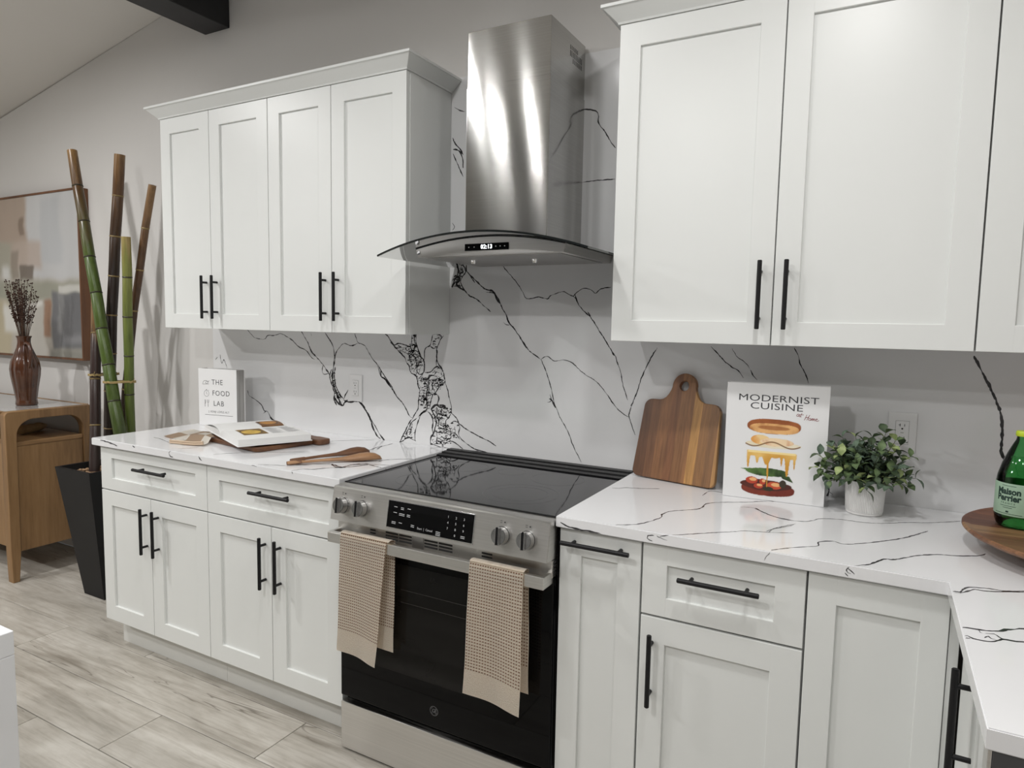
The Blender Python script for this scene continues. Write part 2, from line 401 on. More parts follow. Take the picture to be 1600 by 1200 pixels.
# veins of the quartz: (width in mm, points on the slab in metres)
VEIN_WALL=[(3.23,[(-0.3482,1.3721),(-0.3281,1.3604),(-0.3137,1.3405),(-0.2937,1.3253),(-0.274,1.3327),(-0.2431,1.3283),(-0.2153,1.322),(-0.2055,1.3347),(-0.2019,1.3724)]),(3.48,[(-0.3166,1.3359),(-0.2937,1.3186),(-0.2682,1.297),(-0.24,1.2757),(-0.2288,1.2538),(-0.2148,1.2366),(-0.2091,1.2146),(-0.1787,1.1983),(-0.1731,1.1764),(-0.1647,1.1591)]),(3.44,[(-0.18,1.3729),(-0.1825,1.3442),(-0.1741,1.3181),(-0.1575,1.2834),(-0.1439,1.2708),(-0.1383,1.249),(-0.1408,1.2225),(-0.1542,1.2019),(-0.1677,1.1923)]),(2.39,[(-0.1909,1.3727),(-0.1907,1.3484),(-0.1851,1.3265),(-0.1932,1.3042),(-0.2096,1.288),(-0.215,1.2678),(-0.2038,1.246)]),(2.14,[(-0.2768,1.3281),(-0.2542,1.3154),(-0.2153,1.3211),(-0.2042,1.3038),(-0.2206,1.2898),(-0.2429,1.2979),(-0.2654,1.3061)]),(2.4,[(-0.215,1.2767),(-0.1985,1.2818),(-0.182,1.2736),(-0.1873,1.2557),(-0.201,1.2462),(-0.2094,1.2591)]),(2.39,[(-0.1986,1.2907),(-0.1712,1.2873),(-0.1548,1.2747),(-0.1655,1.2566),(-0.1817,1.2337),(-0.1926,1.2199)]),(2.65,[(-0.1763,1.2384),(-0.16,1.248),(-0.1409,1.2401),(-0.1435,1.2179),(-0.1624,1.2081),(-0.1761,1.2207),(-0.1763,1.2384)]),(2.62,[(-0.0993,1.3727),(-0.1044,1.3508),(-0.1122,1.3288),(-0.1309,1.3195),(-0.1388,1.3017),(-0.1385,1.2754),(-0.1438,1.262)]),(2.6,[(-0.0442,1.3718),(-0.0596,1.3542),(-0.0699,1.3345),(-0.0776,1.3148),(-0.0772,1.2779),(-0.0795,1.2473)]),(2.61,[(-0.1122,1.3288),(-0.0961,1.3185),(-0.0803,1.319)]),(2.6,[(-0.0993,1.3727),(-0.0756,1.3754),(-0.0546,1.3694),(-0.0597,1.3564)]),(3.64,[(-0.0749,1.3127),(-0.0772,1.2779),(-0.0664,1.2523),(-0.0478,1.2314),(-0.0369,1.193),(-0.0342,1.1801)]),(3.14,[(-0.1381,1.2182),(-0.1112,1.2195),(-0.09,1.2359),(-0.0742,1.2454),(-0.0583,1.2353)]),(3.68,[(-0.1595,1.1905),(-0.1432,1.187),(-0.1217,1.1926),(-0.1057,1.2067),(-0.0897,1.2075),(-0.0793,1.2212),(-0.0634,1.2176)]),(2.93,[(-0.1677,1.1945),(-0.173,1.1675),(-0.1619,1.1415),(-0.1671,1.1055),(-0.1695,1.0651),(-0.1858,1.0414),(-0.1968,1.0225)]),(3.44,[(-0.1487,1.2),(-0.1377,1.1785),(-0.1214,1.1618),(-0.1265,1.1349),(-0.1262,1.0995),(-0.1233,1.0687),(-0.1421,1.0539),(-0.1692,1.0293)]),(2.63,[(-0.1163,1.1885),(-0.116,1.1621),(-0.1104,1.136)]),(2.61,[(-0.1053,1.1628),(-0.0895,1.1856),(-0.0737,1.1953),(-0.0527,1.2008)]),(2.88,[(-0.0342,1.1801),(-0.0524,1.1747),(-0.0654,1.1608),(-0.0811,1.1379),(-0.0943,1.1283),(-0.1047,1.1011),(-0.1098,1.0742)]),(2.33,[(-0.0342,1.1801),(-0.0235,1.1547),(-0.0126,1.1164),(-0.0045,1.0865),(-0.0041,1.0605)]),(2.65,[(-0.1617,1.1193),(-0.1372,1.1209),(-0.1289,1.0993)]),(2.65,[(-0.1534,1.102),(-0.1481,1.1202),(-0.1371,1.1076),(-0.145,1.0804)]),(4.18,[(-0.073,1.1297),(-0.0649,1.1127),(-0.0726,1.0858),(-0.0566,1.0782),(-0.0409,1.0838),(-0.0251,1.0763)]),(5.76,[(-0.1044,1.0657),(-0.0832,1.085),(-0.0515,1.0874),(-0.0305,1.0868)]),(3.96,[(-0.1044,1.0701),(-0.0881,1.0449),(-0.0772,1.0193),(-0.0823,0.9923),(-0.0927,0.9647),(-0.1033,0.9503),(-0.1057,0.9188)]),(2.86,[(-0.0041,1.0605),(-0.0143,1.0422),(-0.0297,1.0234),(-0.0294,0.9971),(-0.0136,0.9854),(0.002,0.9825)]),(2.62,[(-0.083,1.063),(-0.0667,1.0334),(-0.0664,0.9982),(-0.0504,0.9908),(-0.0294,0.9971)]),(3.13,[(-0.0513,1.0742),(-0.051,1.0479),(-0.03,1.0496),(-0.0194,1.0374)]),(2.81,[(-0.0041,1.0605),(0.0219,1.0409),(0.0324,1.0223),(0.0531,1.0089),(0.0836,0.9945),(0.1339,0.9757),(0.1832,0.9593),(0.2077,0.9449)]),(2.31,[(0.0324,1.0223),(0.0378,1.0032),(0.0331,0.9767),(0.0461,0.9584),(0.0692,0.9434),(0.0947,0.9309),(0.1098,0.9239),(0.1348,0.9201),(0.1693,0.9175)]),(2.07,[(-0.0088,1.0165),(0.0118,1.027),(0.0324,1.0223)]),(2.33,[(0.002,0.9825),(0.0228,0.9736),(0.0385,0.9555)]),(2.08,[(-0.0287,0.9356),(-0.0027,0.9448),(0.0233,0.9365),(0.0543,0.918)]),(2.67,[(-0.1205,1.06),(-0.1529,1.0441),(-0.1664,1.0161),(-0.1799,0.9834),(-0.1853,0.9558),(-0.1851,0.9287)]),(3.24,[(-0.1968,1.0225),(-0.2134,1.003),(-0.2356,0.9647),(-0.2524,0.9357),(-0.2664,0.9114)]),(4.86,[(-0.2664,0.9114),(-0.2466,0.9225),(-0.2186,0.939),(-0.1962,0.9321),(-0.1795,0.927)]),(2.42,[(-0.2186,0.939),(-0.2299,0.9561),(-0.2188,0.9753),(-0.2022,1.004),(-0.1747,1.0244)]),(2.72,[(-0.3859,1.2378),(-0.3712,1.2201),(-0.345,1.1894),(-0.316,1.1499),(-0.2844,1.111),(-0.2531,1.0837),(-0.2304,1.0559),(-0.2163,1.0322),(-0.1968,1.0225)]),(3.83,[(-0.3683,1.2157),(-0.3653,1.1883),(-0.345,1.1803),(-0.3218,1.1542),(-0.3102,1.1457)]),(2.63,[(-0.1057,0.9188),(-0.0869,0.9208),(-0.0602,0.9147),(-0.0284,0.9136),(-0.0023,0.9119)]),(4.22,[(-0.1204,1.0556),(-0.1042,1.0436),(-0.0933,1.0223),(-0.0956,0.9866),(-0.0927,0.9647)]),(2.41,[(-1.1949,1.3721),(-1.1582,1.3421),(-1.1361,1.3324),(-1.0775,1.3288),(-1.0554,1.3471),(-1.0123,1.3482),(-0.9697,1.3577),(-0.9348,1.3476),(-0.8936,1.3288),(-0.853,1.3005),(-0.8059,1.2849),(-0.7729,1.2544),(-0.7531,1.2454)]),(3.79,[(-0.8351,1.3721),(-0.8185,1.3505),(-0.7921,1.3171),(-0.7726,1.2812),(-0.7398,1.2557),(-0.7041,1.2257),(-0.6752,1.1957),(-0.6593,1.1749)]),(2.31,[(-0.7009,1.2235),(-0.7077,1.1941),(-0.6948,1.1802),(-0.6689,1.1864)]),(2.58,[(-0.6899,1.3704),(-0.6676,1.3447),(-0.6423,1.3121),(-0.6331,1.2743),(-0.6365,1.2407),(-0.6399,1.2071)]),(1.93,[(-0.5143,1.3697),(-0.5053,1.349),(-0.4962,1.3306),(-0.4751,1.3243),(-0.457,1.3179),(-0.4421,1.2999),(-0.4154,1.2641),(-0.3859,1.2378),(-0.3624,1.2068),(-0.3334,1.1763),(-0.3103,1.1503),(-0.2815,1.1089)]),(2.56,[(-0.4962,1.326),(-0.536,1.3154),(-0.5762,1.3236),(-0.6044,1.3014),(-0.6235,1.2794),(-0.63,1.2505),(-0.6366,1.2168),(-0.6496,1.1826),(-0.6562,1.1678)]),(4.03,[(-0.6495,1.2066),(-0.6613,1.1724),(-0.6499,1.1393),(-0.6342,1.1017),(-0.6376,1.0726),(-0.6186,1.045)]),(4.01,[(-0.6271,1.2173),(-0.6337,1.1738),(-0.6245,1.1312),(-0.5993,1.0944),(-0.5805,1.0766)]),(5.73,[(-0.6379,1.212),(-0.6465,1.1732),(-0.6372,1.1352),(-0.6183,1.0932),(-0.6027,1.0654),(-0.587,1.045)]),(6.86,[(-0.6375,1.0871),(-0.6217,1.0641),(-0.6059,1.0532),(-0.5838,1.0476),(-0.5743,1.0603),(-0.5555,1.0736)]),(3.41,[(-0.5806,1.0718),(-0.5679,1.0966),(-0.5522,1.119)]),(4.48,[(-0.5806,1.0718),(-0.5431,1.0649),(-0.5122,1.0719),(-0.4877,1.0689),(-0.4634,1.0472),(-0.4393,1.0162),(-0.4214,0.9896),(-0.4094,0.9579),(-0.3856,0.9273),(-0.3679,0.9174)]),(3.89,[(-0.4877,1.0689),(-0.4634,1.0543),(-0.4303,1.0076),(-0.3975,0.9683),(-0.3738,0.9378),(-0.3561,0.9209),(-0.3414,0.9061)]),(2.79,[(-1.202,1.0751),(-1.1875,1.0498),(-1.1428,1.032),(-1.1061,1.0112),(-1.0845,0.9843),(-1.0626,0.9809),(-1.0377,0.9519),(-0.9912,0.9327)]),(2.47,[(-1.0922,0.9707),(-1.0736,0.9826)]),(3.56,[(-0.3859,1.2332),(-0.3683,1.1927),(-0.3449,1.1757),(-0.316,1.1454)]),(5.52,[(-1.0485,0.9562),(-1.027,0.9425),(-0.9912,0.9327)]),(1.46,[(-0.775,1.3637),(-0.7718,1.3516)]),(4.06,[(0.0162,1.6595),(0.0216,1.6364),(0.0194,1.6114),(0.0045,1.5907),(-0.0053,1.5656)]),(3.01,[(0.0388,1.6568),(0.0592,1.6273),(0.0396,1.6027),(0.0349,1.582),(0.0503,1.5567),(0.0755,1.5316),(0.1053,1.5191),(0.1398,1.4943),(0.174,1.4677)]),(2.95,[(0.0613,1.6562),(0.0617,1.6273),(0.0842,1.6061),(0.1141,1.5809),(0.1484,1.5559),(0.1821,1.5475),(0.1967,1.5311),(0.2112,1.5108),(0.2259,1.4824),(0.2452,1.4541),(0.2574,1.4259),(0.2787,1.406),(0.3071,1.3704),(0.3399,1.3291),(0.3674,1.31),(0.3923,1.2951)]),(3.76,[(0.0742,1.6146),(0.0843,1.5999),(0.1018,1.5811)]),(2.96,[(0.1534,1.5436),(0.187,1.5393),(0.2017,1.5148),(0.2162,1.4986)]),(2.2,[(0.2317,1.4296),(0.2459,1.4196),(0.2599,1.4199)]),(3.42,[(0.2404,1.4622),(0.2502,1.438),(0.2574,1.4259)]),(1.87,[(0.218,1.6481),(0.2465,1.6193),(0.2842,1.5807),(0.3076,1.5506),(0.331,1.5187),(0.3756,1.5245),(0.4153,1.5185),(0.4281,1.5283),(0.4538,1.5379),(0.4836,1.5427),(0.5156,1.528),(0.53,1.5374),(0.5585,1.5551),(0.5874,1.5503),(0.6061,1.537),(0.6237,1.5519),(0.6634,1.5579)]),(2.29,[(0.5156,1.528),(0.5306,1.5184),(0.5417,1.4954),(0.5694,1.4689),(0.5862,1.4558),(0.6075,1.4276),(0.6371,1.3866),(0.6624,1.3496),(0.6834,1.3165)]),(5.04,[(0.5775,1.4709),(0.5883,1.4558)]),(2.77,[(0.5259,1.5356),(0.5327,1.5184),(0.5416,1.4974)]),(6.08,[(0.0044,1.5991),(0.0245,1.603),(0.0297,1.5904),(0.0148,1.578),(0.0251,1.5653),(0.0503,1.5526)]),(3.81,[(-0.0057,1.5909),(0.0094,1.6011),(0.0194,1.6073)]),(3.56,[(-0.0053,1.5614),(0.0046,1.5823),(0.0298,1.5862)]),(3.8,[(0.0112,1.6576),(0.0241,1.6322),(0.032,1.607)]),(1.89,[(0.3945,1.2944),(0.4127,1.2603),(0.4356,1.2033),(0.4474,1.1613),(0.4522,1.1383),(0.4658,1.1102),(0.4814,1.0785),(0.5033,1.0474),(0.5166,1.0235),(0.5344,0.9827),(0.5562,0.9463),(0.5692,0.9227)]),(1.62,[(0.3946,1.2925),(0.4201,1.3063),(0.4503,1.2898),(0.4881,1.2956),(0.5215,1.2864),(0.5467,1.2667),(0.5758,1.2456),(0.6126,1.2269),(0.6453,1.1971),(0.6738,1.1636),(0.6982,1.1338),(0.7298,1.1104),(0.7433,1.106)]),(4.76,[(0.4327,1.1486),(0.4457,1.1418),(0.4614,1.1157)]),(2.15,[(0.4267,1.1326),(0.4415,1.1415),(0.4366,1.1645)]),(3.18,[(0.6718,1.1653),(0.6841,1.1476)]),(1.8,[(0.6597,1.3533),(0.6841,1.3211),(0.6967,1.2886),(0.7092,1.2599),(0.7184,1.2164),(0.7374,1.1644)]),(2.0,[(0.8363,1.3518),(0.8159,1.3154),(0.7886,1.2567),(0.7719,1.2014),(0.7549,1.1528),(0.7447,1.119),(0.7452,1.1044),(0.7619,1.0616),(0.7701,1.044)]),(3.58,[(0.7584,1.1604),(0.7495,1.1451)]),(1.98,[(-0.0034,2.2585),(0.0202,2.2434),(0.0435,2.235)]),(3.99,[(-0.01,2.1436),(0.0052,2.1146),(0.0256,2.096),(0.0393,2.0728)]),(3.99,[(-0.008,2.0995),(0.019,2.0912),(0.0361,2.0622),(0.04,2.0235)]),(3.0,[(-0.0078,2.083),(0.0129,2.0425),(0.0404,1.9906)]),(2.53,[(-0.0078,1.8167),(0.0026,1.8021),(-0.0075,1.7886)]),(1.87,[(1.0161,1.3619),(1.0355,1.3422),(1.058,1.3195),(1.0832,1.2988),(1.1017,1.2887),(1.111,1.2814),(1.1222,1.2634)]),(1.03,[(1.0835,1.3579),(1.0996,1.3321),(1.1212,1.3175),(1.1366,1.3028),(1.1431,1.2908)]),(2.05,[(1.1431,1.2908),(1.1528,1.2728),(1.1651,1.2596)]),(1.98,[(1.2691,1.3656),(1.2814,1.3423),(1.2896,1.3158),(1.3018,1.2926),(1.3125,1.2724),(1.3146,1.2576)]),(4.94,[(1.7332,1.3589),(1.757,1.3103),(1.7806,1.262),(1.8049,1.2),(1.8116,1.1439),(1.8117,1.1011),(1.8222,1.0737),(1.8269,1.0457)]),(4.92,[(1.3829,0.9622),(1.3913,0.9371),(1.3878,0.9155),(1.393,0.9057)]),(2.95,[(1.387,0.9312),(1.4025,0.9202)]),(2.23,[(0.5297,2.1766),(0.5539,2.1772),(0.5933,2.1612),(0.5986,2.1244),(0.622,2.0946),(0.6468,2.0541),(0.6638,2.0335)]),(2.02,[(0.5371,1.928),(0.5524,1.9279),(0.5977,1.9296),(0.6656,1.9283)]),(2.58,[(-1.4339,1.216),(-1.4265,1.2212),(-1.4165,1.2297)]),(2.24,[(-1.3969,1.2433),(-1.3928,1.2178),(-1.3838,1.1989),(-1.3689,1.2188),(-1.3464,1.1782)])]
VEIN_TOP_LEFT=[(1.96,[(-0.6687,-0.6052),(-0.633,-0.5492),(-0.5598,-0.486),(-0.5133,-0.4407),(-0.4295,-0.3782)]),(2.16,[(-0.3933,-0.634),(-0.3478,-0.6149),(-0.3088,-0.6001),(-0.2843,-0.5949)]),(1.61,[(-0.8954,-0.6179),(-0.8573,-0.5775),(-0.8327,-0.5461)]),(2.14,[(-1.1819,-0.5037),(-1.1298,-0.508),(-1.0074,-0.546)]),(5.2,[(-0.2194,-0.6412),(-0.2094,-0.603),(-0.1755,-0.5847),(-0.1569,-0.5508),(-0.1316,-0.523),(-0.1059,-0.495),(-0.0863,-0.4596),(-0.0701,-0.4191)]),(4.47,[(-0.2758,-0.5703),(-0.247,-0.5511),(-0.2262,-0.5236),(-0.1863,-0.4876),(-0.1379,-0.5052),(-0.1029,-0.5039)]),(5.3,[(-0.112,-0.454),(-0.1052,-0.4265),(-0.0733,-0.4213),(-0.0035,-0.4378),(0.0094,-0.4292)]),(3.3,[(-0.0985,-0.4103),(-0.0537,-0.4082),(0.002,-0.3893)]),(3.41,[(-0.0779,-0.3609),(-0.0662,-0.3114),(0.0014,-0.2509)]),(4.2,[(-0.2497,-0.2432),(-0.2513,-0.2016),(-0.2646,-0.152),(-0.2621,-0.12),(-0.2652,-0.044)]),(5.14,[(-0.2372,-0.1775),(-0.2702,-0.1103)]),(2.95,[(-0.5257,-0.1594),(-0.4719,-0.0954),(-0.3842,-0.0174)]),(5.66,[(-0.1863,-0.4876),(-0.1379,-0.5163),(-0.1036,-0.5088)]),(5.69,[(-0.1163,-0.5172),(-0.1158,-0.4497),(-0.0691,-0.4322)])]
VEIN_TOP_RIGHT=[(2.58,[(0.7884,-0.2712),(0.8081,-0.2631),(0.8258,-0.2422),(0.8659,-0.2278),(0.9203,-0.1971)]),(2.58,[(0.9355,-0.6399),(0.9777,-0.6086),(0.9976,-0.5692),(1.0153,-0.5121),(1.01,-0.4727),(1.024,-0.4319),(1.0575,-0.3978),(1.0848,-0.362),(1.0895,-0.2979),(1.1247,-0.2594),(1.1895,-0.2138),(1.2267,-0.1778),(1.2664,-0.1584),(1.3081,-0.1577)]),(2.3,[(1.0767,-0.65),(1.1137,-0.6197),(1.1596,-0.5766),(1.207,-0.5367),(1.2321,-0.5121),(1.2737,-0.4977),(1.3412,-0.4655)]),(1.31,[(1.2793,-0.4868),(1.2933,-0.4558),(1.3333,-0.3921)]),(2.27,[(1.1802,-0.2823),(1.2117,-0.2716),(1.2454,-0.3052),(1.2811,-0.3351),(1.3285,-0.347)]),(1.9,[(1.0561,-0.2102),(1.0632,-0.139),(1.1,-0.1378)]),(2.46,[(1.3112,-0.6351),(1.3446,-0.5951),(1.3847,-0.5589),(1.4032,-0.5403),(1.4026,-0.5089),(1.4305,-0.4841),(1.4564,-0.4928),(1.4985,-0.4593),(1.5446,-0.4083),(1.5886,-0.3503),(1.6396,-0.2574)]),(3.69,[(1.4736,-0.6566),(1.5116,-0.6176),(1.5407,-0.5624),(1.5605,-0.5527),(1.6046,-0.4971),(1.6457,-0.4611),(1.6857,-0.4469),(1.7264,-0.4217),(1.7453,-0.394)]),(2.21,[(1.2185,-0.2701),(1.2567,-0.3161),(1.3038,-0.3469),(1.3492,-0.3419),(1.3719,-0.3185),(1.3939,-0.2825),(1.4422,-0.2649),(1.4944,-0.2627),(1.5375,-0.2444),(1.5927,-0.2006),(1.6519,-0.165),(1.7292,-0.098)]),(1.31,[(1.2858,-0.4927),(1.2955,-0.4455),(1.3363,-0.3768)]),(2.8,[(1.6536,-0.7062),(1.6627,-0.7016),(1.6701,-0.7014),(1.6843,-0.6663),(1.699,-0.6551),(1.7118,-0.6518),(1.7271,-0.6469),(1.744,-0.6476),(1.7632,-0.6394),(1.7829,-0.6274),(1.809,-0.6124)]),(2.5,[(1.6613,-0.7111),(1.6695,-0.7082),(1.6822,-0.6897),(1.6979,-0.667),(1.7053,-0.6669),(1.7278,-0.6619),(1.7627,-0.6428),(1.782,-0.6332)]),(3.65,[(1.6542,-0.89),(1.6665,-0.886),(1.6785,-0.8838),(1.6936,-0.8813),(1.716,-0.8695),(1.7237,-0.8582),(1.7377,-0.8482),(1.7516,-0.8381),(1.7743,-0.8262)]),(2.82,[(1.6549,-0.9256),(1.6621,-0.9212),(1.6697,-0.9293),(1.683,-0.9306),(1.6946,-0.9267),(1.7084,-0.9139),(1.7145,-0.9055),(1.7318,-0.9044),(1.7426,-0.8995),(1.7642,-0.8881)]),(4.28,[(1.69,-0.8949),(1.6943,-0.8939),(1.703,-0.8903),(1.7081,-0.9),(1.7143,-0.9072)]),(2.4,[(1.6813,-0.8871),(1.6825,-0.8962),(1.6855,-0.8976)]),(2.36,[(1.6866,-0.916),(1.6929,-0.9059),(1.6962,-0.9134),(1.7031,-0.9155)]),(2.35,[(1.6552,-0.9349),(1.6653,-0.9319)])]
VEIN_FRONT_LEFT=[(2.65,[(-1.203,0.8977),(-1.2432,0.904),(-1.3018,0.91),(-1.3197,0.9103),(-1.3139,0.9059)]),(3.84,[(-1.1007,0.9083),(-1.0844,0.9032)]),(2.95,[(-0.851,0.9181),(-0.8698,0.9063),(-0.8622,0.894),(-0.845,0.8914)]),(3.09,[(-0.6938,0.9128),(-0.6893,0.9038),(-0.6772,0.897)]),(2.92,[(-0.4092,0.9117),(-0.3838,0.9105)]),(3.02,[(-0.2135,0.915),(-0.1952,0.9149)]),(2.59,[(-0.2135,0.915),(-0.21,0.9058)])]
VEIN_FRONT_RIGHT=[(2.19,[(0.7825,0.8983),(0.8027,0.8912),(0.8334,0.888),(0.8678,0.8877),(0.8974,0.8866)]),(1.76,[(1.0377,0.9065),(1.0223,0.9038),(1.0206,0.8958),(1.0344,0.8912)]),(1.74,[(1.0455,0.9059),(1.061,0.9008),(1.0725,0.899)]),(1.26,[(1.0758,0.913),(1.0532,0.9064)]),(1.77,[(1.3126,0.9169),(1.3042,0.903),(1.2993,0.891)]),(1.95,[(1.4734,0.9101),(1.4673,0.9014),(1.4709,0.8964),(1.4775,0.8958)]),(1.67,[(1.4703,0.9069),(1.484,0.8953)]),(1.4,[(1.466,0.8954),(1.4729,0.89)])]
VEIN_SIDE_LEFT=[(2.88,[(-0.2456,0.9129),(-0.2434,0.9006)]),(2.71,[(-0.4147,0.9103),(-0.4177,0.8996)]),(2.29,[(-0.3837,0.912),(-0.3787,0.9029)])]
VEIN_REGIONS=[[(-0.299,1.323),(-0.215,1.321),(-0.199,1.37),(-0.18,1.371),(-0.177,1.318),(-0.141,1.266),(-0.141,1.218),(-0.17,1.194),(-0.209,1.215),(-0.226,1.272)],[(-0.165,1.195),(-0.106,1.22),(-0.074,1.243),(-0.048,1.231),(-0.034,1.18),(-0.073,1.138),(-0.104,1.075),(-0.12,1.064),(-0.164,1.07),(-0.165,1.141)],[(-0.104,1.075),(-0.073,1.086),(-0.004,1.086),(-0.004,1.06),(-0.03,1.023),(0.032,1.016),(0.033,0.972),(0.003,0.939),(-0.028,0.918),(-0.106,0.919),(-0.082,0.992)],[(-0.169,1.029),(-0.197,1.014),(-0.252,0.931),(-0.185,0.929),(-0.18,0.983)],[(-0.099,1.373),(-0.049,1.37),(-0.07,1.334),(-0.08,1.319),(-0.107,1.325)],[(-0.006,1.595),(0.024,1.636),(0.016,1.657),(0.059,1.654),(0.064,1.627),(0.04,1.603),(0.035,1.578),(0.05,1.553),(0.02,1.565),(-0.005,1.561)],[(-0.65,1.192),(-0.632,1.193),(-0.624,1.131),(-0.599,1.094),(-0.577,1.072),(-0.587,1.045),(-0.619,1.045),(-0.638,1.073),(-0.637,1.102),(-0.653,1.139)]]

# ------------------------------------------------------------------ setting
def thin_glass(name, tint, edge=0.06):
    m = bpy.data.materials.new(name); m.use_nodes = True
    nt = m.node_tree; nt.nodes.remove(nt.nodes['Principled BSDF'])
    out = nt.nodes['Material Output']
    tr = N(nt, 'ShaderNodeBsdfTransparent'); tr.inputs['Color'].default_value = (*tint, 1)
    gl = N(nt, 'ShaderNodeBsdfGlossy'); gl.inputs['Roughness'].default_value = 0.03
    fr = N(nt, 'ShaderNodeFresnel'); fr.inputs['IOR'].default_value = 1.45
    mx = N(nt, 'ShaderNodeMixShader')
    nt.links.new(fr.outputs[0], mx.inputs[0]); nt.links.new(tr.outputs[0], mx.inputs[1]); nt.links.new(gl.outputs[0], mx.inputs[2])
    nt.links.new(mx.outputs[0], out.inputs['Surface'])
    return m
MT['hoodglass'] = thin_glass('hood_glass', (0.86, 0.90, 0.885))
MT['bottle'] = thin_glass('bottle_plastic', (0.34, 0.74, 0.40))
MT['water'] = thin_glass('bottle_water', (0.72, 0.93, 0.78))

RIDGE_X, RIDGE_Z, LS, RS = -1.383, 3.028, 0.184, 0.12
def ceil_z(x): return RIDGE_Z - (LS * (RIDGE_X - x) if x < RIDGE_X else RS * (x - RIDGE_X))
XL, XRW = -5.0, 2.302
YF = -7.0
m = MB(); m.prism([(XL, 0), (XRW, 0), (XRW, ceil_z(XRW)), (RIDGE_X, RIDGE_Z), (XL, ceil_z(XL))], 'y', 0.012, 0.10)
wall_back = tag(m.build('wall_back', MT['wall']), kind='structure')
m = MB(); m.box(XRW, XRW + 0.08, YF, 0.10, 0, 2.62)
tag(m.build('wall_right', MT['wall']), kind='structure')
m = MB(); m.box(XL - 0.08, XL, YF, 0.10, 0, 2.40)
tag(m.build('wall_left', MT['wall']), kind='structure')
m = MB(); m.prism([(XL - 0.08, ceil_z(XL)), (RIDGE_X, RIDGE_Z), (XRW + 0.08, ceil_z(XRW)), (XRW + 0.08, ceil_z(XRW) + 0.1), (RIDGE_X, RIDGE_Z + 0.1), (XL - 0.08, ceil_z(XL) + 0.1)], 'y', YF, 0.10)
tag(m.build('ceiling', MT['ceil']), kind='structure')
m = MB(); m.box(-1.471, -1.296, YF, 0.011, 2.797, 3.01, 0.004)
tag(m.build('trim_1', MT['beam']), 'matte black ceiling beam running along the ridge', kind='structure')

# backsplash slab with its printed veins
m = MB(); m.box(-1.45, XRW, 0.0, 0.0118, 0.885, 2.367, 0.0012)
splash = m.build('backsplash', MT['quartz_wall'], wall_back)
splash['label'] = 'polished white quartz slab with black veins behind the range'

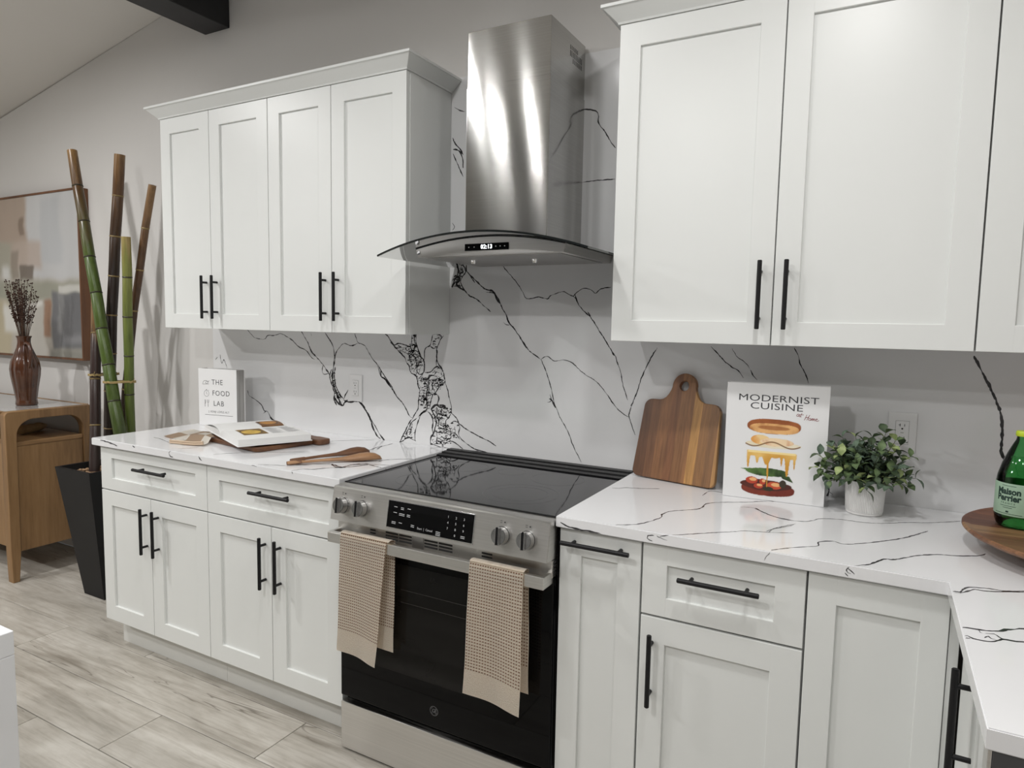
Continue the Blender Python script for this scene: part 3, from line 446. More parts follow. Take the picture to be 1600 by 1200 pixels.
def catmull(pts, step):
    P = [Vector((a, b, 0)) for a, b in pts]
    if len(P) == 2: P = [P[0], (P[0] + P[1]) / 2, P[1]]
    out = []
    for i in range(len(P) - 1):
        p0 = P[max(i - 1, 0)]; p1 = P[i]; p2 = P[i + 1]; p3 = P[min(i + 2, len(P) - 1)]
        n = max(1, int((p2 - p1).length / step))
        for k in range(n):
            t = k / n
            out.append(0.5 * ((2 * p1) + (-p0 + p2) * t + (2 * p0 - 5 * p1 + 4 * p2 - p3) * t * t + (-p0 + 3 * p1 - 3 * p2 + p3) * t ** 3))
    out.append(P[-1])
    return out
class Ribbons:
    def __init__(self, fmap, clip=None): self.v = []; self.f = []; self.map = fmap; self.clip = clip; self.k = 0
    def add(self, pts, wd, jit=1.0, step=0.005, taper=True):
        self.k += 1
        c = catmull(pts, step); n = len(c)
        base = len(self.v)
        for i, p in enumerate(c):
            t = c[min(i + 1, n - 1)] - c[max(i - 1, 0)]
            if t.length < 1e-9: t = Vector((1, 0, 0))
            nn = Vector((-t.y, t.x, 0)).normalized()
            s = i * step
            j = mnoise.noise(Vector((s * 70, self.k * 3.7, 0))) * 0.0016 + mnoise.noise(Vector((s * 260, self.k * 1.3, 5))) * 0.0011
            ww = wd * (0.85 + 0.9 * mnoise.noise(Vector((s * 55, self.k * 7.1, 9))) + 0.5 * mnoise.noise(Vector((s * 230, self.k * 2.2, 3))))
            ww = max(ww, 0.30 * wd)
            if taper: ww *= min(1.0, 0.35 + 0.65 * min(i, n - 1 - i) / 3.0)
            q = p + nn * j * jit
            for sg in (1, -1):
                a = q + nn * ww * 0.5 * sg
                a = (a.x, a.y) if self.clip is None else self.clip(a.x, a.y)
                self.v.append(self.map(a[0], a[1]))
        for i in range(n - 1):
            a = base + 2 * i
            self.f.append((a, a + 1, a + 3, a + 2))
    def net(self, poly, cell, wd, seed, keep=0.62):
        rnd = random.Random(seed)
        xs = [p[0] for p in poly]; ys = [p[1] for p in poly]
        area = abs(sum(poly[i][0] * poly[(i + 1) % len(poly)][1] - poly[(i + 1) % len(poly)][0] * poly[i][1] for i in range(len(poly)))) / 2
        pts = []; want = int(area / cell ** 2)
        while len(pts) < want:
            x = rnd.uniform(min(xs), max(xs)); y = rnd.uniform(min(ys), max(ys))
            if in_poly(np.array([x]), np.array([y]), poly)[0]: pts.append(Vector((x, y)))
        if len(pts) < 4: return
        vo, eo, fo, *_ = delaunay_2d_cdt(pts, [], [], 0, 1e-6)
        cc = {}; em = {}
        for fi, f in enumerate(fo):
            a, b, c = (vo[k] for k in f[:3])
            d = 2 * (a.x * (b.y - c.y) + b.x * (c.y - a.y) + c.x * (a.y - b.y))
            if abs(d) < 1e-12: continue
            ux = (a.length_squared * (b.y - c.y) + b.length_squared * (c.y - a.y) + c.length_squared * (a.y - b.y)) / d
            uy = (a.length_squared * (c.x - b.x) + b.length_squared * (a.x - c.x) + c.length_squared * (b.x - a.x)) / d
            if not in_poly(np.array([ux]), np.array([uy]), poly)[0]: continue
            cc[fi] = (ux, uy)
            for e in ((f[0], f[1]), (f[1], f[2]), (f[2], f[0])): em.setdefault(tuple(sorted(e)), []).append(fi)
        for e, fs in em.items():
            if len(fs) == 2 and fs[0] in cc and fs[1] in cc and rnd.random() < keep:
                p, q = cc[fs[0]], cc[fs[1]]
                mid = ((p[0] + q[0]) / 2 + rnd.uniform(-1, 1) * cell * 0.2, (p[1] + q[1]) / 2 + rnd.uniform(-1, 1) * cell * 0.2)
                self.add([p, mid, q], wd * rnd.choice((0.5, 0.7, 1.0, 1.5)), 0.8, 0.003, False)
        for k in range(int(len(pts) * 0.5)):      # small ink blots
            p = rnd.choice(pts); r = wd * rnd.uniform(0.8, 1.9)
            self.add([(p.x - r, p.y - r * .4), (p.x, p.y + r * .5), (p.x + r, p.y)], wd * 1.4, 0.5, 0.002, False)
    def build(self, name, mat, parent):
        me = bpy.data.meshes.new(name)
        off = WL.get(parent.name, Vector())
        me.from_pydata([tuple(Vector(q) - off) for q in self.v], [], self.f)
        bm = bmesh.new(); bm.from_mesh(me)
        bm.to_mesh(me); bm.free()
        me.materials.append(mat)
        o = bpy.data.objects.new(name, me); COL.objects.link(o); o.parent = parent
        o['kind'] = 'stuff'
        return o
rb = Ribbons(lambda a, b: (a, -0.0004, b), lambda a, b: (min(max(a, -1.448), 2.3), min(max(b, 0.9), 2.364)))
for wd, pts in VEIN_WALL: rb.add(pts, wd / 1000 * 1.5 + 0.0004)
for k, poly in enumerate(VEIN_REGIONS):
    rb.net(poly, 0.0125 if k not in (5, 6) else 0.009, 0.0026, 11 + k, 0.55)
    rb.net(poly, 0.022, 0.0042, 41 + k, 0.6)
rb.build('vein', MT['vein'], splash)

# floor of wood-look planks
MT['grout'] = plain('grout', (0.20, 0.19, 0.175), 0.9)
m = MB(); m.box(XL, XRW, YF, 0.012, -0.06, -0.006)
floor = tag(m.build('floor', MT['grout']), kind='structure')
def plank_material():
    m, nt, b = nodes_of('wood_look_plank')
    tc = N(nt, 'ShaderNodeTexCoord'); oi = N(nt, 'ShaderNodeObjectInfo')
    cb = N(nt, 'ShaderNodeCombineXYZ')
    for i in range(3): nt.links.new(oi.outputs['Random'], cb.inputs[i])
    sc = N(nt, 'ShaderNodeVectorMath', operation='SCALE'); sc.inputs['Scale'].default_value = 53.0
    nt.links.new(cb.outputs[0], sc.inputs[0])
    ad = N(nt, 'ShaderNodeVectorMath', operation='ADD')
    nt.links.new(tc.outputs['Object'], ad.inputs[0]); nt.links.new(sc.outputs[0], ad.inputs[1])
    v = ad.outputs[0]
    broad = noise_node(nt, mapping(nt, v, (0.8, 4.5, 1)), 1.6, 4, 0.55, 0.8)
    fine = noise_node(nt, mapping(nt, v, (1.6, 26, 1)), 2.5, 4, 0.65, 0.5)
    mot = noise_node(nt, mapping(nt, v, (6, 14, 1)), 2.0, 4, 0.6, 0.3)
    base = ramp(nt, broad.outputs['Fac'], [(0.28, s2l(146, 140, 130)), (0.48, s2l(185, 180, 171)), (0.72, s2l(206, 202, 194))])
    mx = N(nt, 'ShaderNodeMix', data_type='RGBA', blend_type='MULTIPLY'); mx.inputs[0].default_value = 0.75
    nt.links.new(base, mx.inputs[6])
    nt.links.new(ramp(nt, fine.outputs['Fac'], [(0.30, (0.70, 0.68, 0.65)), (0.55, (1, 1, 1))]), mx.inputs[7])
    mx2 = N(nt, 'ShaderNodeMix', data_type='RGBA', blend_type='MULTIPLY'); mx2.inputs[0].default_value = 0.5
    nt.links.new(mx.outputs[2], mx2.inputs[6])
    nt.links.new(ramp(nt, mot.outputs['Fac'], [(0.35, (0.82, 0.80, 0.78)), (0.6, (1, 1, 1))]), mx2.inputs[7])
    # dark cracks: thin band of a stretched, warped noise
    cr = noise_node(nt, mapping(nt, v, (0.45, 7.0, 1)), 1.3, 3, 0.6, 0.7)
    band = N(nt, 'ShaderNodeMath', operation='SUBTRACT'); band.inputs[1].default_value = 0.5
    nt.links.new(cr.outputs['Fac'], band.inputs[0])
    ab = N(nt, 'ShaderNodeMath', operation='ABSOLUTE'); nt.links.new(band.outputs[0], ab.inputs[0])
    msk = noise_node(nt, mapping(nt, v, (1.1, 2.5, 1)), 1.2, 2)
    th = N(nt, 'ShaderNodeMath', operation='MULTIPLY_ADD')   # wider where the mask is high, none where low
    nt.links.new(msk.outputs['Fac'], th.inputs[0]); th.inputs[1].default_value = 0.05; th.inputs[2].default_value = -0.0225
    lt = N(nt, 'ShaderNodeMath', operation='SUBTRACT'); nt.links.new(th.outputs[0], lt.inputs[0]); nt.links.new(ab.outputs[0], lt.inputs[1])
    cl = N(nt, 'ShaderNodeMapRange'); cl.inputs['From Min'].default_value = 0.0; cl.inputs['From Max'].default_value = 0.008
    nt.links.new(lt.outputs[0], cl.inputs['Value'])
    mx3 = N(nt, 'ShaderNodeMix', data_type='RGBA'); nt.links.new(mx2.outputs[2], mx3.inputs[6])
    sc2 = N(nt, 'ShaderNodeMath', operation='MULTIPLY'); sc2.inputs[1].default_value = 0.62
    nt.links.new(cl.outputs[0], sc2.inputs[0])
    nt.links.new(sc2.outputs[0], mx3.inputs[0]); mx3.inputs[7].default_value = (*s2l(84, 74, 64), 1)
    # knots
    kn = N(nt, 'ShaderNodeTexVoronoi'); kn.inputs['Scale'].default_value = 1.0
    nt.links.new(mapping(nt, v, (2.0, 4.2, 1)), kn.inputs['Vector'])
    kr = N(nt, 'ShaderNodeMapRange'); kr.inputs['From Min'].default_value = 0.11; kr.inputs['From Max'].default_value = 0.03
    nt.links.new(kn.outputs['Distance'], kr.inputs['Value'])
    ks = N(nt, 'ShaderNodeMath', operation='MULTIPLY'); ks.inputs[1].default_value = 0.5; nt.links.new(kr.outputs[0], ks.inputs[0])
    mx4 = N(nt, 'ShaderNodeMix', data_type='RGBA'); nt.links.new(ks.outputs[0], mx4.inputs[0])
    nt.links.new(mx3.outputs[2], mx4.inputs[6]); mx4.inputs[7].default_value = (*s2l(92, 80, 68), 1)
    nt.links.new(mx4.outputs[2], b.inputs['Base Color'])
    b.inputs['Roughness'].default_value = 0.42
    bump(nt, b, fine.outputs['Fac'], 0.12, 0.001)
    return m
MT['plank'] = plank_material()
PW, PL, GAP = 0.2265, 1.486, 0.0028
row_x = {-1: -1.138, 0: -0.204, 1: -0.68, 2: -1.05}
rnd = random.Random(5)
for k in range(-3, 17):
    y1 = -0.601 - PW * k; y0 = y1 - PW
    y1 = min(y1, 0.008)
    if y1 - y0 < 0.02: continue
    x = row_x.get(k, rnd.uniform(-1.4, 0.0))
    while x > XL: x -= PL
    while x < XRW:
        a, b_ = max(x, XL + 0.002), min(x + PL, XRW - 0.002)
        if b_ - a > 0.02:
            m = MB(); m.box(a + GAP / 2, b_ - GAP / 2, y0 + GAP / 2, y1 - GAP / 2, -0.0058, 0.0, 0.0012, 1)
            m.build('plank', MT['plank'], floor).location = (0, 0, 0)
        x += PL

# ------------------------------------------------------------------ cabinets
def bar_handle(parent, p0, p1, out, mat=None, so=0.028, T=None, name='handle'):
    """bar between p0 and p1 (axis of the bar), standing off towards out (unit vector) from the door face"""
    m = MB()
    if T is not None: m.M = T
    p0 = Vector(p0); p1 = Vector(p1); o = Vector(out); d = (p1 - p0)
    m.cyl(p0, p1, 0.0062, seg=14, bev=0.0012)
    L = d.length; d.normalize()
    for s in (-0.064, 0.064):
        c = (p0 + p1) / 2 + d * s * L / 0.187
        m.cyl(c, c - o * so, 0.0048, seg=10)
    return m.build(name, MT['black'], parent)
def shaker(parent, x0, x1, z0, z1, yf, inner, name='door', T=None, rec=0.0085, thick=0.02):
    a, b, c, d = inner
    m = MB()
    if T is not None: m.M = T
    bv = 0.0013
    m.box(x0, a, yf, yf + thick, z0, z1, bv); m.box(b, x1, yf, yf + thick, z0, z1, bv)
    # rails butt a hair inside the stiles so the painted frame reads as one piece
    m.box(a - 0.003, b + 0.003, yf + 0.00015, yf + thick, z0, c, bv); m.box(a - 0.003, b + 0.003, yf + 0.00015, yf + thick, d, z1, bv)
    fr = m.build(name, MT['cabinet'], parent)
    m = MB()
    if T is not None: m.M = T
    m.box(a - 0.002, b + 0.002, yf + rec, yf + thick - 0.002, c - 0.002, d + 0.002)
    m.build('panel', MT['cabinet'], fr)
    return fr
G = 0.0016
YU, ZU0, ZU1 = -0.284, 1.3775, 2.3103
def upper(x0, x1, seams, label, handles, loc_label='wall cabinet', inner=0.0655):
    t = thing('wall_cabinet', ((x0 + x1) / 2, -0.14, ZU0), label, 'cabinet', 'white wall cabinets')
    m = MB(); m.box(x0 + 0.0005, x1 - 0.0005, YU + 0.0215, -0.0006, ZU0, ZU1, 0.0008)
    m.build('body', MT['cabinet'], t)
    xs = [x0] + seams + [x1]
    for i, (a, b) in enumerate(zip(xs, xs[1:])):
        d = shaker(t, a + G, b - G, ZU0, ZU1 - 0.001, YU, (a + inner, b - inner, ZU0 + 0.0645, ZU1 - 0.0685))
        hx = handles[i]
        if hx is not None: bar_handle(d, (hx, YU - 0.029, 1.4215), (hx, YU - 0.029, 1.6085), (0, -1, 0))
    return t
u = [-1.4079, -1.0771, -0.7188, -0.3759, -0.0165]
upper(u[0], u[2], [u[1]], 'white shaker wall cabinet with two doors, farther left of the hood', [u[1] - 0.0315, u[1] + 0.036])
upper(u[2], u[4], [u[3]], 'white shaker wall cabinet with two doors, next to the left of the hood', [u[3] - 0.031, u[3] + 0.036])
upper(0.7721, 1.7048, [1.2378], 'wide white shaker wall cabinet with two doors right of the hood', [1.2378 - 0.034, 1.2378 + 0.034])
upper(1.7056, 2.30, [], 'white shaker wall cabinet in the right corner above the green bottle', [None], inner=0.075)
def crown(name, xl, xr, ends, label):
    prof = [(0.0, 2.3106), (0.004, 2.3106), (0.006, 2.316), (0.040, 2.349), (0.0455, 2.350), (0.0455, 2.3585), (0.0, 2.3585)]
    mm = MB(); b = bmesh.new(); st = []
    for (d, z) in prof:
        ring = [(xl - d, -0.0006, z), (xl - d, YU - d, z), (xr + d, YU - d, z), (xr + d, -0.0006, z)] if ends == 2 else [(xl - d, -0.0006, z), (xl - d, YU - d, z), (xr, YU - d, z)]
        st.append([b.verts.new(p) for p in ring])
    n = len(prof)
    for i in range(n):
        A, B = st[i], st[(i + 1) % n]
        for k in range(len(A) - 1): b.faces.new((A[k], A[k + 1], B[k + 1], B[k]))
    for k in (0, -1): b.faces.new([s[k] for s in st])
    bmesh.ops.recalc_face_normals(b, faces=list(b.faces))
    mm._add(b)
    # flat cover board that closes the top between the mouldings
    mm.box(xl, xr, YU, -0.0008, 2.3108, 2.3125)
    o = mm.build(name, MT['crown'], None, ((xl + xr) / 2, -0.15, 2.31))
    return tag(o, label, 'moulding', 'white crown mouldings')
crown('crown_moulding', u[0], u[4], 2, 'white crown moulding along the top of the cabinets left of the hood')
crown('crown_moulding', 0.7721, 2.30, 1, 'white crown moulding along the top of the cabinets right of the hood')

YB, ZB0, ZB1, ZD0, ZD1 = -0.6317, 0.1326, 0.6965, 0.7015, 0.8785
def base_body(t, x0, x1, yk=-0.5594):
    m = MB(); m.box(x0 + 0.0005, x1 - 0.0005, YB + 0.0215, -0.0006, ZB0, 0.8835, 0.0008); m.build('body', MT['cabinet'], t)
    m = MB(); m.box(x0 + 0.0006, x1 - 0.0006, yk, -0.02, 0.0006, ZB0 - 0.0005); m.build('toe_kick', MT['toe'], t)
bL = [-1.3501, -1.0167, -0.6713, -0.3332, -0.003]
for x0, xm, x1, dh, lab, di in ((bL[0], bL[1], bL[2], (-1.0837, -0.8826), 'white base cabinet with drawer and two doors at the planter end', (-1.273, -0.739, 0.7518, 0.836)),
                            (bL[2], bL[3], bL[4], (-0.4132, -0.2172), 'white base cabinet with drawer and two doors beside the left of the range', (-0.604, -0.0625, 0.7505, 0.829))):
    t = thing('base_cabinet', ((x0 + x1) / 2, -0.3, 0.0006), lab, 'cabinet', 'white base cabinets left of the range')
    base_body(t, x0, x1)
    d = shaker(t, x0 + G, x1 - G, ZD0, ZD1, YB, di, 'drawer')
    bar_handle(d, (dh[0], YB - 0.030, 0.8155), (dh[1], YB - 0.030, 0.8155), (0, -1, 0))
    for a, b, hx in ((x0, xm, xm - 0.0255), (xm, x1, xm + 0.0495)):
        d = shaker(t, a + G, b - G, ZB0, ZB1, YB, (a + 0.0685, b - 0.0685, 0.1985, 0.6335))
        hx = hx if x0 < -1 else hx - 0.003
        bar_handle(d, (hx, YB - 0.030, 0.474), (hx, YB - 0.030, 0.661), (0, -1, 0))
# right run
t = thing('base_cabinet', (0.889, -0.3, 0.0006), 'narrow white pull-out cabinet with a sideways black bar handle, right of the range', 'cabinet')
base_body(t, 0.775, 1.0045)
d = shaker(t, 0.7765, 1.0025, ZB0, ZD1, YB, (0.839, 0.940, 0.1985, 0.8105))
bar_handle(d, (0.7905, YB - 0.030, 0.848), (0.980, YB - 0.030, 0.848), (0, -1, 0))
t = thing('base_cabinet', (1.198, -0.3, 0.0006), 'white base cabinet with one drawer above one door, right of the pull-out', 'cabinet')
base_body(t, 1.0052, 1.3905)
d = shaker(t, 1.0075, 1.3885, 0.6955, ZD1, YB, (1.0705, 1.323, 0.7445, 0.829), 'drawer')
bar_handle(d, (1.1035, YB - 0.030, 0.809), (1.2935, YB - 0.030, 0.809), (0, -1, 0))
d = shaker(t, 1.0075, 1.3885, ZB0, 0.6895, YB, (1.071, 1.321, 0.1985, 0.623))
bar_handle(d, (1.040, YB - 0.030, 0.465), (1.040, YB - 0.030, 0.654), (0, -1, 0))
t = thing('base_cabinet', (1.53, -0.3, 0.0006), 'white corner base cabinet with a plain shaker door without handle', 'cabinet')
base_body(t, 1.3912, 1.6855)
d = shaker(t, 1.3930, 1.6640, ZB0, ZD1, YB, (1.4528, 1.613, 0.1985, 0.812))
m = MB(); m.box(1.6655, 1.6845, YB + 0.004, YB + 0.021, ZB0, ZD1, 0.001); m.build('filler', MT['cabinet'], t)
# return run facing left; local x -> world -y
XF = 1.6856
T = Matrix(((0, 1, 0, XF - YB), (-1, 0, 0, 0), (0, 0, 1, 0), (0, 0, 0, 1)))   # local (s, YB, z) -> world (XF, -s, z)
t = thing('base_cabinet', (1.98, -0.93, 0.0006), 'white base cabinet with an upright black bar handle under the return worktop', 'cabinet')
m = MB(); m.box(XF + 0.0215, 2.2995, -1.1880, -0.6340, ZB0, 0.8835, 0.0008); m.build('body', MT['cabinet'], t)
m = MB(); m.box(XF + 0.075, 2.2995, -1.1880, -0.6345, 0.0006, ZB0 - 0.0005); m.build('toe_kick', MT['toe'], t)
m = MB(); m.box(XF + 0.004, XF + 0.021, -0.7885, -0.6540, ZB0, ZD1, 0.001); m.build('filler', MT['cabinet'], t)
d = shaker(t, 0.7905, 1.1870, ZB0, ZD1, YB, (0.856, 1.122, 0.1985, 0.812), T=T)
bar_handle(d, (0.900, YB - 0.0335, 0.655), (0.900, YB - 0.0335, 0.843), (0, -1, 0), T=T, so=0.032)
m = MB(); m.box(1.6640, 2.2995, -1.2225, -1.1890, 0.0006, 0.8835, 0.001)
MT['charcoal'] = plain('charcoal_panel', (0.055, 0.055, 0.058), 0.45)
o = m.build('end_panel', MT['charcoal'], t); o['label'] = 'charcoal grey end panel'
m = MB(); m.box(1.6590, 1.6638, -1.2222, -1.1892, 0.0008, 0.8833, 0.0008); o = m.build('edge_strip', MT['steel_panel'], t); o['label'] = 'bright steel edge strip'

# ------------------------------------------------------------------ worktops
def worktop(name, poly, label, loc):
    m = MB(); m.prism(poly, 'z', 0.8841, 0.914, 0.0018)
    o = m.build(name, MT['quartz'], None, loc)
    return tag(o, label, 'worktop')
wl = worktop('worktop', [(-1.3843, -0.6467), (0.0, -0.6467), (0.0, -0.0006), (-1.3843, -0.0006)], 'white veined quartz worktop left of the range, holding the open book', (-0.69, -0.32, 0.8841))
wr = worktop('worktop', [(0.770, -0.6467), (1.6556, -0.6467), (1.6556, -1.2264), (2.3, -1.2264), (2.3, -0.0006), (0.770, -0.0006)], 'white veined quartz worktop turning the corner right of the range', (1.5, -0.4, 0.8841))
for top, cur, x0, x1 in ((wl, VEIN_TOP_LEFT, -1.382, -0.002), (wr, VEIN_TOP_RIGHT, 0.772, 2.298)):
    def clip(a, b, x0=x0, x1=x1, L=(top is wl)):
        b = min(b, -0.002); a = min(max(a, x0), x1)
        if L or a < 1.60: b = max(b, -0.6448)
        elif b < -0.6448: a = max(a, 1.6585)
        return a, b
    rb = Ribbons(lambda a, b: (a, b, 0.9144), clip)
    for wd, pts in cur: rb.add(pts, wd / 1000 * 1.35 + 0.0004)
    rb.build('vein', MT['vein'], top)
for top, cur in ((wl, VEIN_FRONT_LEFT), (wr, VEIN_FRONT_RIGHT)):
    rb = Ribbons(lambda a, b: (a, -0.6471, b), lambda a, b: (a, min(max(b, 0.8846), 0.9125)))
    for wd, pts in cur: rb.add(pts, wd / 1000 * 1.9)
    rb.build('vein', MT['vein'], top)
rb = Ribbons(lambda a, b: (0.0004, a, b), lambda a, b: (a, min(max(b, 0.8846), 0.9125)))
for wd, pts in VEIN_SIDE_LEFT: rb.add(pts, wd / 1000)
rb.build('vein', MT['vein'], wl)

# ------------------------------------------------------------------ range hood
def za(x): return 1.706 - 0.0605 * ((x - 0.387) / 0.38) ** 2
t = thing('range_hood', (0.387, -0.2, 1.64), 'stainless steel chimney hood with curved glass canopy over the range', 'range hood')
def chimney(x0, x1, y0, z0, z1, name, lab=None):
    """front and sides of folded sheet"""
    m = MB(); m.box(x0, x1, y0, -0.0006, z0, z1, 0.0022, 3)
    o = m.build(name, MT['steel'], t)
    # the radial tangent needs the object's origin on the chimney's axis
    off = Vector((0.387 + 0.0 - 0.387, 0.06, 0))
    return o
chimney(0.2315, 0.5440, -0.2780, 1.700, 2.2100, 'lower_chimney')
up_ = chimney(0.2335, 0.5420, -0.2765, 2.2060, 2.3900, 'upper_chimney')
m = MB()
for row, (za_, zb_) in enumerate(((2.352, 2.338), (2.335, 2.318), (2.313, 2.298))):
    for k in range(9):
        y = -0.128 + k * 0.0115
        if row == 0 and k > 5: continue
        if row == 2 and (k < 2): continue
        m.box(0.5419, 0.5424, y, y + 0.004, zb_ if row != 1 else zb_ - 0.002, za_)
o = m.build('vent_slots', MT['slot'], up_); o['kind'] = 'stuff'
# body: arched prism below the glass
xs = [0.115 + (0.665 - 0.115) * i / 24 for i in range(25)]
m = MB(); m.prism([(0.122, 1.6405), (0.658, 1.6405)] + [(x, za(x) - 0.0076) for x in reversed(xs)], 'y', -0.400, -0.0008, 0.0012)
body = m.build('hood_body', MT['steel_panel'], t)
m = MB(); m.box(0.145, 0.640, -0.375, -0.03, 1.6385, 1.6404, 0.0006)
for k in range(14): m.box(0.165 + k * 0.034, 0.185 + k * 0.034, -0.055, -0.050, 1.6378, 1.6387)
m.build('grease_filter', MT['steel_dark'], t)
m = MB()
pts = [(x, za(x) - 0.0072) for x in xs]
for (xa, z0_), (xb, z1_) in zip(pts, pts[1:]): m.hexa([(xa, -0.4012, z0_ - 0.002), (xb, -0.4012, z1_ - 0.002), (xb, -0.3995, z1_ - 0.002), (xa, -0.3995, z0_ - 0.002), (xa, -0.4012, z0_ + 0.0009), (xb, -0.4012, z1_ + 0.0009), (xb, -0.3995, z1_ + 0.0009), (xa, -0.3995, z0_ + 0.0009)])
m.build('gasket', MT['blackplastic'], t)
# glass
nx_, ny_ = 40, 8
def gl(u, v, dz):
    x = 0.007 + 0.758 * u
    yf = -0.470 - 0.018 * (1 - (2 * u - 1) ** 2)
    return (x, yf * (1 - v) - 0.0012 * v, za(x) + dz)
m = MB(); m.grid(nx_, ny_, lambda a, b: gl(a, b, 0.0)); m.grid(nx_, ny_, lambda a, b: gl(a, b, -0.006))
m.build('glass_canopy', MT['hoodglass'], t)
m = MB()
for v in (0.0,):
    for i in range(nx_):
        a, b_ = gl(i / nx_, v, 0), gl((i + 1) / nx_, v, 0)
        m.hexa([(a[0], a[1] - 0.0004, a[2] - 0.006), (b_[0], b_[1] - 0.0004, b_[2] - 0.006), (b_[0], b_[1] + 0.004, b_[2] - 0.006), (a[0], a[1] + 0.004, a[2] - 0.006),
                (a[0], a[1] - 0.0004, a[2] + 0.0002), (b_[0], b_[1] - 0.0004, b_[2] + 0.0002), (b_[0], b_[1] + 0.004, b_[2] + 0.0002), (a[0], a[1] + 0.004, a[2] + 0.0002)])
m.box(0.7645, 0.7658, -0.470, -0.0012, za(0.765) - 0.006, za(0.765) + 0.0002)
m.build('glass_edge', MT['glass_edge'], t)
m = MB(); m.box(0.0060, 0.0072, -0.470, -0.0012, za(0.007) - 0.0045, za(0.007) - 0.0005)
m.build('glass_edge', MT['hoodglass'], t)
m = MB(); m.box(0.311, 0.4725, -0.4025, -0.3995, 1.6545, 1.6765, 0.0008)
disp = m.build('display', MT['blackglass'], t)
em, nt_, b_ = nodes_of('display_digits'); b_.inputs['Base Color'].default_value = (0.8, 0.85, 0.9, 1)
b_.inputs['Emission Color'].default_value = (0.92, 0.96, 1, 1); b_.inputs['Emission Strength'].default_value = 2.2
m = MB(); add_text(m, '02:13', 0.0185, face_front(0.393, -0.4029, 1.6652), bold=0.0004, spacing=1.05)
m.build('digits', em, disp)
m = MB()
for x in (0.327, 0.347, 0.427, 0.443, 0.459): m.cyl((x, -0.4024, 1.6655), (x, -0.4029, 1.6655), 0.0019, seg=8)
tag(m.build('touch_marks', MT['printgrey'], disp), kind='stuff')
for x, y in ((0.2582, -0.263), (0.4817, -0.237), ):
    m = MB(); m.lathe([(0.0, -0.012), (0.007, -0.012), (0.010, -0.006), (0.011, 0.0)], 14, (x, y, 1.6386))
    m.build('filter_latch', MT['chrome'], t)
m = MB(); m.lathe([(0.0, 0.0), (0.006, 0.0), (0.0066, 0.003), (0.0, 0.0035)], 14)
for v in m.bm.verts: v.co = Vector((0.128 + v.co.x, -0.401 - v.co.z, 1.6545 + v.co.y))
m.build('screw_cap', MT['chrome'], t)

# ------------------------------------------------------------------ range
t = thing('range', (0.385, -0.33, 0.0006), 'stainless steel slide-in electric range with black glass door and cooktop', 'stove')
RX0, RX1 = 0.0035, 0.7665
m = MB(); m.box(RX0, RX1, -0.617, -0.0012, 0.03, 0.8955, 0.002)
for x in (RX0 + 0.04, RX1 - 0.04):
    for y in (-0.56, -0.06): m.cyl((x, y, 0.0006), (x, y, 0.032), 0.016, seg=12)
m.build('body', MT['blackplastic'], t)
m = MB(); m.box(RX0 + 0.001, RX1 - 0.001, -0.6225, -0.098, 0.8958, 0.9035, 0.0018)
ct = m.build('cooktop', MT['cooktop'], t)
m = MB()
for (cx, cy, r) in ((0.56, -0.455, 0.118), (0.56, -0.455, 0.086), (0.20, -0.47, 0.09), (0.21, -0.215, 0.078), (0.575, -0.215, 0.09), (0.39, -0.20, 0.05)):
    n = 56
    for i in range(n):
        a0, a1 = 2 * PI * i / n, 2 * PI * (i + 1) / n
        q = [(cx + rr * math.cos(a), cy + rr * math.sin(a), 0.9037) for rr, a in ((r - 0.0011, a0), (r, a0), (r, a1), (r - 0.0011, a1))]
        b = bmesh.new(); b.faces.new([b.verts.new(p) for p in q]); m._add(b)
o = m.build('burner_rings', MT['ring'], ct); o['kind'] = 'stuff'
m = MB()
for x0, x1 in ((RX0, RX0 + 0.0045), (RX1 - 0.0045, RX1)): m.box(x0, x1, -0.6215, -0.104, 0.8958, 0.9050, 0.001)
m.box(RX0, RX1, -0.6260, -0.6195, 0.8958, 0.9052, 0.0012)
m.build('cooktop_frame', MT['blackplastic'], t)
# stepped rear vent
m = MB(); m.prism([(-0.106, 0.8960), (-0.106, 0.9075), (-0.085, 0.9095), (-0.080, 0.9085), (-0.072, 0.9085), (-0.068, 0.9125), (-0.046, 0.9140), (-0.042, 0.9130), (-0.034, 0.9130), (-0.030, 0.9170), (-0.0012, 0.9175), (-0.0012, 0.8960)], 'x', -0.004, 0.7705, 0.0008)
m.build('rear_vent', MT['blackplastic'], t)
# control panel: local frame on the sloped face
p_top, p_bot = Vector((0, -0.6745, 0.8975)), Vector((0, -0.6925, 0.7962))
m = MB(); m.prism([(-0.6262, 0.9018), (-0.668, 0.9005), (p_top.y, p_top.z), (p_bot.y, p_bot.z), (-0.660, 0.7935), (-0.6262, 0.7935)], 'x', 0.0025, 0.7675, 0.0016)
panel = m.build('control_panel', MT['steel_panel'], t)
ly = (p_top - p_bot).normalized(); lx = Vector((1, 0, 0)); lz = lx.cross(ly)
PM = Matrix(((lx.x, ly.x, lz.x, 0), (lx.y, ly.y, lz.y, p_bot.y), (lx.z, ly.z, lz.z, p_bot.z), (0, 0, 0, 1)))
m = MB(); m.M = PM
m.box(0.2265, 0.5370, 0.0090, 0.0945, -0.001, 0.0022, 0.0012); 
o = m.build('display_bezel', MT['chrome'], t)
m = MB(); m.M = PM; m.box(0.2295, 0.5340, 0.0120, 0.0915, 0.0, 0.0030, 0.0010)
disp = m.build('display', MT['blackglass'], t)
m = MB()
def pt(x, y, z=0.0033): return PM @ Matrix.Translation((x, y, z))
for k, ch in enumerate('123456789'):
    add_text(m, ch, 0.0095, pt(0.448 + 0.027 * (k % 3), 0.0735 - 0.0165 * (k // 3)))
add_text(m, '0', 0.0095, pt(0.475, 0.0735 - 0.0495))
